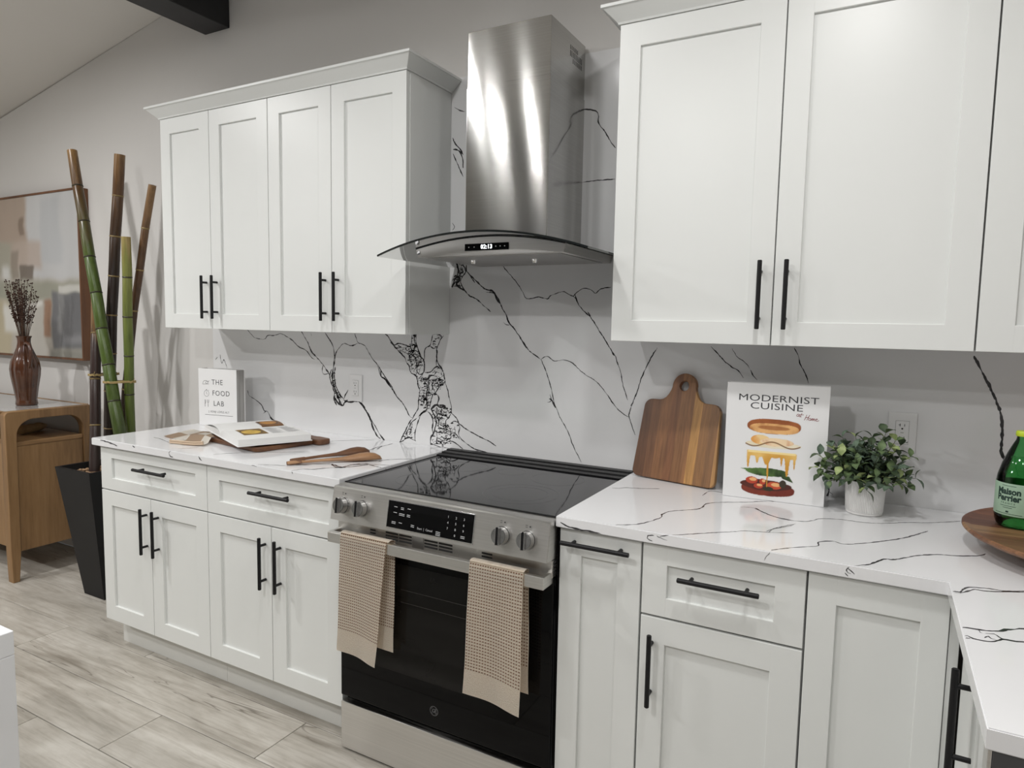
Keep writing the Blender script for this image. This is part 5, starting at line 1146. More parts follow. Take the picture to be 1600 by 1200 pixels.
for mt in LM:
    me = bpy.data.meshes.new('leaf')
    prof = [(0.0, 0.0012), (0.15, 0.0050), (0.38, 0.0096), (0.62, 0.0092), (0.84, 0.0048), (1.0, 0.0004)]
    vs, fs = [], []
    for s, hw in prof:
        x = s * 0.031; z = 0.0035 * math.sin(s * PI * 0.9) - 0.004 * s * s
        vs += [(x, -hw, z + hw * 0.28), (x, 0, z), (x, hw, z + hw * 0.28)]
    for i in range(len(prof) - 1):
        a = 3 * i; fs += [(a, a + 3, a + 4, a + 1), (a + 1, a + 4, a + 5, a + 2)]
    me.from_pydata(vs, [], fs); me.materials.append(mt)
    for p in me.polygons: p.use_smooth = True
    leaf_me.append(me)
MT['stem'] = plain('plant_stem', s2l(66, 72, 44), 0.7)
rnd = random.Random(12)
nleaf = 0; root_loc = Vector((PX, PY, ZT))
stems = []
for i in range(37):
    az = i * 2.39996 + rnd.uniform(-.2, .2); el = 1.35 - 1.25 * ((i + 0.5) / 37) ** 0.8
    L = rnd.uniform(0.096, 0.124) * (0.76 + 0.46 * math.sin(el)) 
    d = Vector((math.cos(az) * math.cos(el), math.sin(az) * math.cos(el) * 0.92, math.sin(el)))
    p0 = Vector((PX + d.x * 0.022, PY + d.y * 0.022, ZT + 0.082))
    pts = []
    for k in range(6):
        s = k / 5
        p = p0 + d * L * s + Vector((0, 0, 0.022 * s - 0.030 * s * s * math.cos(el)))
        p.y = min(p.y, -0.012)
        pts.append(p)
    m = MB(); m.tube(pts, [0.0014, 0.0013, 0.0012, 0.001, 0.0009, 0.0006], 5); m.build('stem', MT['stem'], t)
    for k in range(2, 6):
        for sd in (1, -1):
            if nleaf >= 298: break
            p = pts[k]; tg = (pts[k] - pts[k - 1]).normalized()
            side = tg.cross(Vector((0, 0, 1)));
            if side.length < 0.2: side = Vector((1, 0, 0))
            side.normalize(); side = (Matrix.Rotation(k * 1.4 + i, 3, tg) @ side)
            ld = (tg * (0.5 if sd else 1.0) + side * sd * 0.95 + Vector((0, 0, 0.15))).normalized()
            zx = (Vector((0, 0, 1)) - ld * ld.z); zx = zx.normalized() if zx.length > 0.1 else Vector((0, 1, 0))
            yx = zx.cross(ld)
            tw = Matrix.Rotation(rnd.uniform(-.5, .5), 3, ld)
            zx = tw @ zx; yx = tw @ yx
            mi = rnd.choices((0, 1, 2, 3), (4, 4, 3, 1.3))[0]
            o = bpy.data.objects.new('leaf', leaf_me[mi]); COL.objects.link(o); o.parent = t
            sc_ = rnd.uniform(0.75, 1.2)
            Mx = Matrix(((ld.x, yx.x, zx.x, 0), (ld.y, yx.y, zx.y, 0), (ld.z, yx.z, zx.z, 0), (0, 0, 0, 1))) @ Matrix.Scale(sc_, 4)
            tip = p + ld * 0.03
            if tip.y > -0.006: p = p - Vector((0, tip.y + 0.006, 0))
            if min(p.x, tip.x) < 1.402 and max(p.y, tip.y) > -0.188: p = p - Vector((0, max(p.y, tip.y) + 0.188, 0))
            Mx.translation = p - root_loc
            o.matrix_local = Mx; nleaf += 1

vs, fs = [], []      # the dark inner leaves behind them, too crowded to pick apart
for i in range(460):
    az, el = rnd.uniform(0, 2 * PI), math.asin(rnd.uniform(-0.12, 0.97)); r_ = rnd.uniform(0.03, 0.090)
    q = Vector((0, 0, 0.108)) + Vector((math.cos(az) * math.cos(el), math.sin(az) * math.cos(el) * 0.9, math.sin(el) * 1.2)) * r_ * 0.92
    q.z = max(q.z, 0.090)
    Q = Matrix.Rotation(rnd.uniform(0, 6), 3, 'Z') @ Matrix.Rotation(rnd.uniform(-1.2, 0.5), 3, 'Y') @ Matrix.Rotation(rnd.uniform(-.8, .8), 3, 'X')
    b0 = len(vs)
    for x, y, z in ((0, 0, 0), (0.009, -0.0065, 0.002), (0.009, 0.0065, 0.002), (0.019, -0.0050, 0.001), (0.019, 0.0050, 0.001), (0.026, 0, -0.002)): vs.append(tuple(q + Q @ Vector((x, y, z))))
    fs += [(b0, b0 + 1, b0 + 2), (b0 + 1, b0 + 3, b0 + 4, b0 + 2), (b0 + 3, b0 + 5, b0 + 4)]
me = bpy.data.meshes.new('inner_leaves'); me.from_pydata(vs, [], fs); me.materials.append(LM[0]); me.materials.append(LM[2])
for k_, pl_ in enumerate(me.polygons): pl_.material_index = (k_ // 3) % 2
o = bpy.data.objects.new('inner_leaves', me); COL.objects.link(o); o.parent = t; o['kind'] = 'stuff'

# ------------------------------------------------------------------ round serving board and green bottle
SX, SY, SR = 2.0, -0.335, 0.298
ww = [s2l(*c) for c in ((112, 70, 52), (130, 84, 62), (116, 74, 56), (104, 64, 48), (146, 112, 80), (124, 86, 62), (132, 94, 66), (110, 74, 56))]
MT['susan'] = strip_wood('walnut_strips', 1, [-0.30, -0.22, -0.14, -0.07, 0.0, 0.06, 0.12, 0.20, 0.30], ww[::-1], 0)
t = thing('turntable_board', (SX, SY, ZT), 'large round dark wooden turntable board in the worktop corner', 'serving board')
m = MB(); m.lathe([(0.0, 0.034), (SR - 0.030, 0.034), (SR - 0.008, 0.040), (SR, 0.047), (SR, 0.052), (SR - 0.004, 0.0545), (SR - 0.012, 0.0530), (SR - 0.018, 0.0505), (0.0, 0.0505)], 96, (SX, SY, ZT))
m.build('board', MT['susan'], t)
m = MB(); m.lathe([(0.0, 0.0), (0.13, 0.0), (0.135, 0.004), (0.135, 0.030), (0.128, 0.0338), (0.0, 0.0338)], 48, (SX, SY, ZT))
m.build('turning_base', MT['susan'], t)
BX, BY, BZ = 1.8155, -0.295, ZT + 0.0512
t = thing('water_bottle', (BX, BY, BZ), 'green water bottle with a lime cap standing on the round board', 'bottle')
prof = [(0.0, 0.004), (0.020, 0.002), (0.034, 0.0), (0.044, 0.005), (0.0475, 0.014), (0.0485, 0.030), (0.0485, 0.105), (0.0465, 0.122), (0.0395, 0.150), (0.0300, 0.176), (0.0215, 0.196), (0.0165, 0.206), (0.0150, 0.212), (0.0150, 0.224), (0.0, 0.224)]
m = MB(); m.lathe(prof, 48, (BX, BY, BZ), True, lambda k, z: 1.0 + (0.03 * math.cos(k * 2 * PI / 48 * 5) if z < 0.016 else 0.0)); m.build('bottle', MT['bottle'], t)
m = MB(); m.lathe([(0.0, 0.006), (0.043, 0.008), (0.0465, 0.016), (0.0470, 0.104), (0.0450, 0.121), (0.038, 0.150), (0.0335, 0.163), (0.0, 0.163)], 36, (BX, BY, BZ)); m.build('water', MT['water'], t)
m = MB(); m.lathe([(0.0, 0.216), (0.0170, 0.2162), (0.0180, 0.2175), (0.0178, 0.2255), (0.0160, 0.2285), (0.0, 0.2290)], 48, (BX, BY, BZ), True, lambda k, z: 1.0 if z > 0.2256 or k % 2 else 0.97); m.build('cap', MT['cap'], t)
MT['label'] = plain('pale_green_label', s2l(158, 186, 162), 0.4, var=0.02)
A0 = math.atan2(CAM.y - BY, CAM.x - BX)
m = MB()
m.lathe([(0.0489, 0.031), (0.0490, 0.0315), (0.0490, 0.1065), (0.0486, 0.107)], 64, (BX, BY, BZ)); lb = m.build('label', MT['label'], t)
MT['greenink'] = plain('dark_green_ink', s2l(24, 52, 44), 0.5)
m = MB()
def wrap(s, size, z, a_off, **kw):
    me = text_mesh(s, size, **kw)
    for v in me.vertices:
        a = A0 + a_off + v.co.x / 0.0492
        zz = z + v.co.y
        v.co = Vector((BX + 0.0493 * math.cos(a), BY + 0.0493 * math.sin(a), BZ + zz))
    m.bm.from_mesh(me); bpy.data.meshes.remove(me)
AO = -0.46
wrap('Maison', 0.0205, 0.0880, AO, sx=0.86, bold=0.0009); wrap('Perrier', 0.0205, 0.0725, AO, sx=0.86, bold=0.0009)
wrap('FRANCE', 0.0062, 0.0600, AO, spacing=1.5)
wrap('02', 0.012, 0.1000, AO + 0.80, bold=0.0005)
def wrap_bar(z, wd, th, a_off=AO):
    b = bmesh.new(); n = 10; lo = []; hi = []
    for i in range(n + 1):
        a = A0 + a_off + (i / n - 0.5) * wd / 0.049
        for L_, dz in ((lo, -th / 2), (hi, th / 2)): L_.append(b.verts.new((BX + 0.0493 * math.cos(a), BY + 0.0493 * math.sin(a), BZ + z + dz)))
    for i in range(n): b.faces.new((lo[i], lo[i + 1], hi[i + 1], hi[i]))
    me = bpy.data.meshes.new('t'); b.to_mesh(me); b.free(); m.bm.from_mesh(me); bpy.data.meshes.remove(me)
for z, wd, th in ((0.054, 0.034, 0.0011), (0.0495, 0.020, 0.0011), (0.0405, 0.006, 0.004), (0.0355, 0.060, 0.0010), (0.1015, 0.030, 0.0010)): wrap_bar(z, wd, th)
m.build('label_print', MT['greenink'], lb)

# ------------------------------------------------------------------ open cookbook on its serving board, napkin, spoons
t = thing('serving_board', (-0.735, -0.300, ZT), 'brown wooden serving board lying under the open book', 'serving board', None, (0, 0, R(-9.5)))
MT['walnut'] = wood('walnut', [s2l(70, 44, 28), s2l(104, 68, 44), s2l(122, 84, 56)], 0, 0.45, 10, 60, 0.12)
me = shape2d([rrect(-0.215, 0.205, -0.165, 0.160, 0.03)], 0.018, 0.004)
m = MB(); mesh_to(m, me, Matrix.Identity(4)); bd = m.build('board', MT['walnut'], t)
me = shape2d([rrect(0.150, 0.248, 0.085, 0.150, 0.02)], 0.022, 0.005)
m = MB(); mesh_to(m, me, Matrix.Translation((0, 0, 0.0005))); m.build('handle', MT['walnut'], t)

BK = (-0.790, -0.305, ZT + 0.0245)
t = thing('open_cookbook', BK, 'open cookbook with food photographs lying on the wooden serving board', 'book', None, (0, 0, R(-24)))
PWD, PHT = 0.262, 0.282
MT['page'] = plain('page_paper', (0.80, 0.80, 0.79), 0.6, var=0.01)
m = MB(); m.box(-PWD - 0.004, PWD + 0.006, -PHT / 2 - 0.004, PHT / 2 + 0.004, 0.0, 0.0028, 0.0008)
m.build('cover', MT['paperwhite'], t)
def top_r(s):   # page surface height over the right half
    x = s * PWD
    return 0.006 + 0.026 * (1 - math.exp(-x / 0.016)) - 0.006 * s * s
def top_l(s):
    x = s * PWD
    return 0.006 + 0.021 * (1 - math.exp(-x / 0.014)) - 0.009 * s
def block(sgn, top, x1):
    xs_ = [0.0, 0.004, 0.010, 0.018, 0.03, 0.05, 0.09, 0.14, 0.19, 0.23, x1 - 0.004, x1]
    poly = [(sgn * x, top(x / PWD)) for x in xs_] + [(sgn * (x1 + 0.0), 0.003), (0.0, 0.003)]
    m = MB(); m.prism(poly, 'y', -PHT / 2, PHT / 2); return m
rp = block(1, top_r, PWD).build('right_pages', MT['page'], t)
lp = block(-1, top_l, PWD - 0.006).build('left_pages', MT['page'], t)
# a loose page lifted over the left half
m = MB(); m.grid(14, 6, lambda a, b: (-0.235 * a, -PHT / 2 + PHT * b, top_l(a * 0.9) + 0.0012 + 0.011 * math.sin(PI * a) * (0.8 - 0.3 * b)))
m.build('lifted_page', MT['page'], t)
def photo(seed, cols):
    def f(a, b):
        n1 = np_noise(a, b, seed, 5); n2 = np_noise(a, b, seed + 5, 6)
        c = np.array(cols[0]) * (1 - n1[:, None]) + np.array(cols[1]) * n1[:, None]
        d = np.hypot((a - 0.55) / 0.36, (b - 0.45) / 0.42)
        k = (sstep(1.02, 0.9, d))[:, None]; c = c * (1 - k) + (np.array(cols[2]) * (1 - n2[:, None]) + np.array(cols[3]) * n2[:, None]) * k
        k = (sstep(0.12, 0.04, np.abs(d - 1)))[:, None]; c = c * (1 - k) + np.array(cols[4]) * k
        return c
    return f
pal = [s2l(92, 66, 20), s2l(150, 116, 40), s2l(168, 122, 36), s2l(232, 200, 96), s2l(80, 58, 22)]
def on_page(sgn, top, x0, x1, q0, q1, dz):
    def f(a, b):
        s = (x0 + (x1 - x0) * a)
        z = np.array([top(v / PWD) for v in s]) + dz
        return np.stack([sgn * s, -PHT / 2 + PHT * (q0 + (q1 - q0) * b), z], 1)
    return f
print_sheet('photograph', rp, MT['print'], 60, 40, on_page(1, top_r, 0.045, 0.180, 0.16, 0.50, 0.0005), photo(4, pal))
print_sheet('photograph', lp, MT['print'], 40, 40, lambda a, b: np.stack([-(0.02 + 0.105 * a), -PHT / 2 + PHT * (0.62 + 0.33 * b), np.array([top_l((0.02 + 0.105 * x) / PWD * 0.98) + 0.0024 + 0.011 * math.sin(PI * (0.02 + 0.105 * x) / 0.235) * 0.8 for x in a])], 1), photo(9, [s2l(90, 60, 34), s2l(140, 96, 50), s2l(150, 96, 40), s2l(206, 150, 70), s2l(74, 50, 30)]))
MT['texture'] = plain('body_text_grey', (0.42, 0.42, 0.43), 0.6)
m = MB(); rnd = random.Random(3)
for c0, c1 in ((0.55, 0.73), (0.77, 0.95)):
    for r_ in range(15):
        x = 0.040 + 0.0098 * r_
        y0 = -PHT / 2 + PHT * c0; y1 = -PHT / 2 + PHT * (c1 - rnd.choice((0, 0, 0, 0.03, 0.06)))
        z = top_r(x / PWD) + 0.0004
        b = bmesh.new(); b.faces.new([b.verts.new(p) for p in ((x, y0, z), (x + 0.0028, y0, z), (x + 0.0028, y1, z), (x, y1, z))]); m._add(b)
o = m.build('text_lines', MT['texture'], rp); o['kind'] = 'stuff'

t = thing('napkin', (-1.0, -0.44, ZT), 'folded cream and tan checked napkin at the left of the open book', 'napkin')
def check_mat(name, per, border):
    m, nt, b = nodes_of(name); uv = N(nt, 'ShaderNodeUVMap')
    ch = N(nt, 'ShaderNodeTexChecker'); ch.inputs['Scale'].default_value = 1.0 / per
    ch.inputs['Color1'].default_value = (*s2l(242, 237, 228), 1); ch.inputs['Color2'].default_value = (*s2l(196, 172, 148), 1)
    mp = N(nt, 'ShaderNodeMapping'); mp.inputs['Location'].default_value = (0.075, 0.155, 0) if border else (0.02, 0.0, 0)
    nt.links.new(uv.outputs[0], mp.inputs['Vector']); nt.links.new(mp.outputs[0], ch.inputs['Vector'])
    nt.links.new(ch.outputs['Color'], b.inputs['Base Color']); b.inputs['Roughness'].default_value = 0.9
    n = noise_node(nt, uv.outputs[0], 400, 2); bump(nt, b, n.outputs['Fac'], 0.25, 0.001)
    return m
MT['check'] = check_mat('checked_cloth', 0.150, False)
MT['check_b'] = check_mat('checked_cloth_fold', 0.150, True)
MT['tan'] = plain('tan_cloth', s2l(196, 174, 150), 0.9, bmp=0.2)
def nap_h(x, y):    # cloth height over the worktop and over the end of the board
    k = min(1.0, max(0.0, (x + 1.030) / 0.045)); k = k * k * (3 - 2 * k)
    inb = 1.0 if y > -0.46 else max(0.0, 1 - (-0.46 - y) / 0.03)
    return ZT + 0.0006 + 0.0190 * k * inb
def quad_cloth(c, layers, name, mat, uvs=0.4, lift=0.0, wav=0.0015):
    P = [Vector(p) for p in c]
    b = bmesh.new(); nu, nv = 30, 24; uv = b.loops.layers.uv.new('UVMap'); g = []
    for j in range(nv + 1):
        row = []
        for i in range(nu + 1):
            a, s = i / nu, j / nv
            p = (P[0] * (1 - a) + P[1] * a) * (1 - s) + (P[3] * (1 - a) + P[2] * a) * s
            z = nap_h(p.x, p.y) + lift + wav * (1 + math.sin(p.x * 55 + p.y * 23))
            row.append(b.verts.new((p.x, p.y, z)))
        g.append(row)
    for j in range(nv):
        for i in range(nu):
            f = b.faces.new((g[j][i], g[j][i + 1], g[j + 1][i + 1], g[j + 1][i])); f.smooth = True
            for l, (ii, jj) in zip(f.loops, ((i, j), (i + 1, j), (i + 1, j + 1), (i, j + 1))): l[uv].uv = (ii / nu * uvs, jj / nv * uvs * 0.7)
    bmesh.ops.solidify(b, geom=list(b.faces), thickness=-0.0022)
    m = MB(); m._add(b); return m.build(name, mat, t)
quad_cloth([(-1.165, -0.470, 0), (-0.930, -0.500, 0), (-0.975, -0.290, 0), (-1.225, -0.290, 0)], 1, 'lower_fold', MT['check'], 0.42, 0.0005)
quad_cloth([(-1.000, -0.555, 0), (-0.835, -0.520, 0), (-0.880, -0.436, 0), (-1.085, -0.365, 0)], 1, 'upper_fold', MT['check_b'], 0.30, 0.0060)
m = MB()
for z, r_ in ((0.0060, 0.0042), (0.0135, 0.0036)):
    m.tube([(-1.008, -0.545, ZT + z), (-0.995, -0.5555, ZT + z), (-0.94, -0.5455, ZT + z), (-0.88, -0.532, ZT + z), (-0.838, -0.521, ZT + z + 0.004)], r_, 8)
m.build('rolled_hem', MT['tan'], t)

MT['spoon'] = wood('spoon_wood', [s2l(130, 94, 66), s2l(168, 128, 92), s2l(188, 150, 112)], 0, 0.5, 14, 90, 0.15)
MT['spoon_dark'] = wood('spoon_wood_dark', [s2l(80, 52, 34), s2l(112, 76, 50), s2l(136, 98, 68)], 0, 0.5, 14, 90, 0.15)
def spoon(p0, p1, mat, label, lift=0.0):
    p0 = Vector((*p0, 0)); p1 = Vector((*p1, 0)); d = p1 - p0; L = d.length
    t = thing('wooden_spoon', (p0.x, p0.y, ZT), label, 'spoon', 'wooden spoons on the left worktop', (0, 0, math.atan2(d.y, d.x)))
    m = MB()
    xs_ = [0.0, 0.004, 0.05, 0.056, 0.12, 0.19, 0.225, 0.255, 0.285, 0.310, 0.328, 0.336]
    rs_ = [0.0085, 0.0100, 0.0092, 0.0080, 0.0082, 0.0110, 0.0170, 0.0225, 0.0240, 0.0205, 0.0120, 0.0020]
    zs_ = [0.0060 + lift, 0.0060 + lift, 0.0062 + lift, 0.0062 + lift, 0.0075 + lift, 0.0085, 0.0095, 0.0100, 0.0100, 0.0105, 0.0115, 0.0120]
    m.tube([(x * L / 0.336, 0, r * 0.60 + 0.0012 + lift + 0.004 * math.sin(PI * min(1, x / 0.25))) for x, r in zip(xs_, rs_)], [r * 1.25 for r in rs_], 16, True, 0.48)
    sp = m.build('handle', mat, t)
    m = MB(); m.tube([(-0.001, 0, 0.0066 + lift), (0.050, 0, 0.0090 + lift)], [0.0112, 0.0118], 14, True, 0.52)
    m.build('handle_end', MT['spoon_dark'], t)
spoon((-0.300, -0.588), (-0.089, -0.330), MT['spoon'], 'light wooden spoon in front on the left worktop')
spoon((-0.322, -0.548), (-0.205, -0.262), MT['spoon_dark'], 'darker wooden spoon behind the light one')

# ------------------------------------------------------------------ framed painting
x0, x1, z0, z1 = -3.62, -2.512, 1.166, 2.146
t = thing('painting', ((x0 + x1) / 2, 0.011, 1.65), 'large framed abstract painting in greys and tans on the far wall', 'painting')
MT['frame'] = wood('frame_wood', [s2l(70, 44, 28), s2l(104, 68, 42), s2l(120, 82, 54)], 2, 0.5, 8, 50, 0.1)
m = MB()
m.box(x0, x0 + 0.012, -0.048, 0.0114, z0, z1, 0.001); m.box(x1 - 0.012, x1, -0.048, 0.0114, z0, z1, 0.001)
m.box(x0 + 0.012, x1 - 0.012, -0.048, 0.0114, z1 - 0.012, z1, 0.001); m.box(x0 + 0.012, x1 - 0.012, -0.048, 0.0114, z0, z0 + 0.012, 0.001)
m.build('frame', MT['frame'], t)
def art(a, b):
    # px-like coordinates of the visible part: 0..1 over the right-hand 0.90 m
    u = (a * (x1 - x0) - 0.20) / 0.90; v = 1 - b
    n1 = np_noise(a, b, 31, 5); n2 = np_noise(a, b, 47, 6); st = np_noise(a, np.clip(b * 0.12, 0, 1), 77, 6)
    wu = u + (n1 - 0.5) * 0.09; wv = v + (n2 - 0.5) * 0.07
    c = np.ones((len(u), 3)) * np.array(s2l(176, 170, 160))
    def rect(u0, u1, v0, v1, col, op=1.0, sf=0.03):
        k = (sstep(u0 - sf, u0 + sf, wu) * sstep(u1 + sf, u1 - sf, wu) * sstep(v0 - sf, v0 + sf, wv) * sstep(v1 + sf, v1 - sf, wv) * op)[:, None]
        c[:] = c * (1 - k) + np.array(col) * k
    rect(-1, 0.42, -1, 0.30, s2l(166, 150, 136)); rect(0.38, 2, -1, 0.52, s2l(190, 190, 190)); rect(0.55, 0.8, 0.02, 0.42, s2l(178, 180, 182), 0.7)
    rect(-1, 0.20, 0.28, 0.50, s2l(160, 156, 142)); rect(0.15, 0.55, 0.28, 0.46, s2l(176, 160, 148), 0.8)
    rect(0.30, 0.355, 0.12, 0.24, s2l(128, 112, 98), 0.9, 0.012); rect(0.15, 0.25, 0.34, 0.52, s2l(136, 126, 114), 0.8, 0.02)
    rect(0.27, 0.46, 0.44, 0.53, s2l(112, 102, 92), 0.95, 0.012); rect(0.03, 0.12, 0.44, 0.53, s2l(208, 208, 206), 0.8)
    rect(-1, 2, 0.535, 0.66, s2l(148, 148, 134), 0.9, 0.03); rect(-1, 0.12, 0.66, 1.2, s2l(176, 166, 142)); rect(0.02, 0.2, 0.68, 0.85, s2l(206, 204, 198))
    rect(0.20, 0.56, 0.66, 1.2, s2l(184, 180, 172)); rect(0.40, 0.54, 0.66, 0.69, s2l(216, 214, 208), 0.9, 0.015)
    rect(0.555, 0.645, 0.66, 0.87, s2l(150, 116, 92), 0.95, 0.018); rect(0.65, 2, 0.60, 0.96, s2l(108, 108, 110), 1, 0.02); rect(0.73, 0.79, 0.60, 0.85, s2l(138, 138, 138), 0.8, 0.02)
    rect(0.74, 2, 0.555, 0.60, s2l(198, 196, 190), 0.9, 0.012); rect(0.80, 2, 0.87, 0.92, s2l(140, 140, 142), 0.8); rect(0.6, 2, 0.96, 1.1, s2l(128, 128, 120), 0.8)
    return c * (0.86 + 0.28 * st[:, None])
MT['canvas'] = attr_mat('canvas_paint', 0.6, 0.2)
print_sheet('canvas', t, MT['canvas'], 110, 100, lambda a, b: np.stack([x0 + 0.0125 + (x1 - x0 - 0.025) * a, np.full_like(a, -0.0435), z0 + 0.0125 + (z1 - z0 - 0.025) * b], 1), art)
m = MB(); m.box(x0 + 0.012, x1 - 0.012, -0.0430, 0.0, z0 + 0.012, z1 - 0.012); m.build('backing', MT['gap'], t)

# ------------------------------------------------------------------ wooden console with vase
MT['oak'] = wood('console_oak', [s2l(104, 78, 50), s2l(140, 108, 72), s2l(158, 126, 88)], 2, 0.5, 6, 70, 0.10)
MT['oak_h'] = wood('console_oak_across', [s2l(104, 78, 50), s2l(140, 108, 72), s2l(158, 126, 88)], 1, 0.5, 6, 70, 0.12)
CX0, CX1, CY0, CY1, CZ = -3.95, -2.460, -0.482, -0.030, 0.916
t = thing('console_cabinet', ((CX0 + CX1) / 2, -0.24, 0.0006), 'brown wooden console cabinet with an arched open end frame and inset top', 'console')
def end_frame(xa, xb, name):
    o_ = [(CY0 + 0.005, 0.0006), (CY0 + 0.036, 0.0006), (CY0 + 0.048, 0.16)]
    o_ += [(CY0 + 0.052, 0.78)] + [(CY0 + 0.052 + 0.085 - 0.085 * math.cos(a), 0.785 + 0.085 * math.sin(a)) for a in [k * PI / 16 for k in range(9)]]
    o_ += [(CY1 - 0.060 - 0.085 + 0.085 * math.sin(a), 0.785 + 0.085 * math.cos(a)) for a in [k * PI / 16 for k in range(9)]]
    o_ += [(CY1 - 0.060, 0.78), (CY1 - 0.060, 0.16), (CY1 - 0.045, 0.0006), (CY1 - 0.008, 0.0006), (CY1, 0.16)]
    o_ += arc(CY1 - 0.02, CZ - 0.02, 0.02, 0, PI / 2, 5) + arc(CY0 + 0.022, CZ - 0.022, 0.022, PI / 2, PI, 5) + [(CY0, 0.16)]
    m = MB(); me = shape2d([o_], xb - xa, 0.003)
    mesh_to(m, me, Matrix(((0, 0, 1, xa), (1, 0, 0, 0), (0, 1, 0, 0), (0, 0, 0, 1))))
    return m.build(name, MT['oak'], t)
end_frame(CX1 - 0.052, CX1, 'end_frame')
end_frame(CX0, CX0 + 0.052, 'end_frame')
m = MB(); m.box(CX0 + 0.015, CX1 - 0.012, CY0 + 0.0530, CY1 - 0.061, 0.160, 0.728, 0.003); m.build('cabinet_box', MT['oak'], t)
m = MB(); m.box(CX0 + 0.014, CX1 - 0.010, CY0 + 0.0528, CY1 - 0.0608, 0.7285, 0.752, 0.004); m.build('shelf', MT['oak_h'], t)
m = MB(); m.box(CX0 + 0.053, CX1 - 0.053, CY0, CY1, CZ - 0.034, CZ - 0.0062, 0.001)
for y in ((CY0, CY0 + 0.026), (CY1 - 0.026, CY1)): m.box(CX0 + 0.053, CX1 - 0.053, y[0], y[1], CZ - 0.0063, CZ, 0.001)
m.build('top_frame', MT['oak_h'], t)
MT['topglass'] = plain('grey_glass_top', (0.40, 0.39, 0.38), 0.06, var=0.03)
m = MB(); m.box(CX0 + 0.055, CX1 - 0.055, CY0 + 0.0275, CY1 - 0.0275, CZ - 0.0061, CZ - 0.0008, 0.0006); m.build('glass_top', MT['topglass'], t)
MT['reed'] = wood('reed', [s2l(110, 86, 56), s2l(164, 134, 92), s2l(186, 158, 116)], 1, 0.7, 10, 60, 0.3)
m = MB(); n = 9; P_ = [Vector((-2.68, -0.345, 0.0)).lerp(Vector((-2.78, -0.13, 0.0)), k / (n - 1)) + Vector((0, 0, 0.7785)) for k in range(n)]
m.tube(P_, [0.010, 0.020, 0.025, 0.023, 0.0255, 0.023, 0.0255, 0.020, 0.010], 16)
o = m.build('reed_roll', MT['reed'], None, (-2.73, -0.24, 0.7525)); tag(o, 'tan ribbed roll lying on the open shelf of the wooden console', 'ornament')

VX, VY, VZ = -2.715, -0.255, CZ + 0.0004
t = thing('vase', (VX, VY, VZ), 'glossy brown fluted jug vase with a loop handle on the console', 'vase')
MT['vase'] = plain('brown_glaze', s2l(74, 44, 28), 0.12, var=0.35, scale=14, Coat_Weight=0.5)
prof = [(0.0, 0.0), (0.050, 0.0), (0.0535, 0.006), (0.0520, 0.020), (0.0500, 0.030), (0.058, 0.10), (0.0685, 0.165), (0.0715, 0.205), (0.0660, 0.245), (0.0500, 0.285), (0.0355, 0.325), (0.0300, 0.355), (0.0325, 0.375), (0.0390, 0.388), (0.0375, 0.389), (0.0290, 0.370), (0.026, 0.350), (0.026, 0.20), (0.0, 0.20)]
m = MB(); m.lathe(prof, 72, (VX, VY, VZ), True, lambda k, z: 1.0 + 0.035 * (1 if 0.03 < z < 0.36 else 0.2) * math.cos(k * 2 * PI * 12 / 72) + (0.35 * max(0, math.cos((k / 72) * 2 * PI - PI)) ** 8 if z > 0.374 else 0))
m.build('body', MT['vase'], t)
m = MB(); m.tube([(VX + a, VY - 0.01, VZ + z) for a, z in ((0.030, 0.345), (0.050, 0.352), (0.072, 0.345), (0.086, 0.320), (0.088, 0.290), (0.080, 0.255), (0.070, 0.230), (0.062, 0.215))], [0.010, 0.010, 0.0095, 0.009, 0.009, 0.009, 0.0095, 0.010], 10)
m.build('handle', MT['vase'], t)
t = thing('dried_bouquet', (VX, VY, VZ + 0.2006), 'bunch of thin brown dried stems with round seed heads in the vase', 'dried flowers')
MT['dry'] = plain('dried_stem', s2l(72, 48, 32), 0.8, var=0.3)
MT['seed'] = plain('dried_seed', s2l(56, 32, 22), 0.7, var=0.3)
rnd = random.Random(4)
for i in range(46):
    az = rnd.uniform(0, 2 * PI); r_ = rnd.uniform(0, 1) ** 0.6
    h = rnd.uniform(0.40, 0.50)
    b0 = Vector((VX + 0.010 * math.cos(az) * r_, VY + 0.010 * math.sin(az) * r_, VZ + 0.2015))
    mid = Vector((VX + 0.022 * math.cos(az) * r_, VY + 0.022 * math.sin(az) * r_, VZ + 0.385))
    tip = Vector((VX + 0.098 * math.cos(az) * r_, VY + 0.070 * math.sin(az) * r_, VZ + 0.2 + h))
    m = MB(); m.tube([b0, mid, mid.lerp(tip, 0.5) + Vector((0, 0, 0.006)), tip], [0.0013, 0.0012, 0.0011, 0.0008], 5); s_ = m.build('stem', MT['dry'], t)
    m = MB()
    for k in range(10):
        f = rnd.uniform(0.30, 1.0) if k else 1.0
        c = mid.lerp(tip, f) + Vector((rnd.uniform(-1, 1), rnd.uniform(-1, 1), rnd.uniform(-0.5, 1))) * (0.010 if k else 0)
        m.tube([mid.lerp(tip, max(0, f - 0.08)), c], [0.0006, 0.0005], 4)
        rr = rnd.uniform(0.0030, 0.0046); m.lathe([(0, -rr), (rr * .8, -rr * .5), (rr, 0.2 * rr), (rr * .5, rr * .9), (0, rr)], 7, tuple(c))
    o = m.build('seed_heads', MT['seed'], s_); o['kind'] = 'stuff'

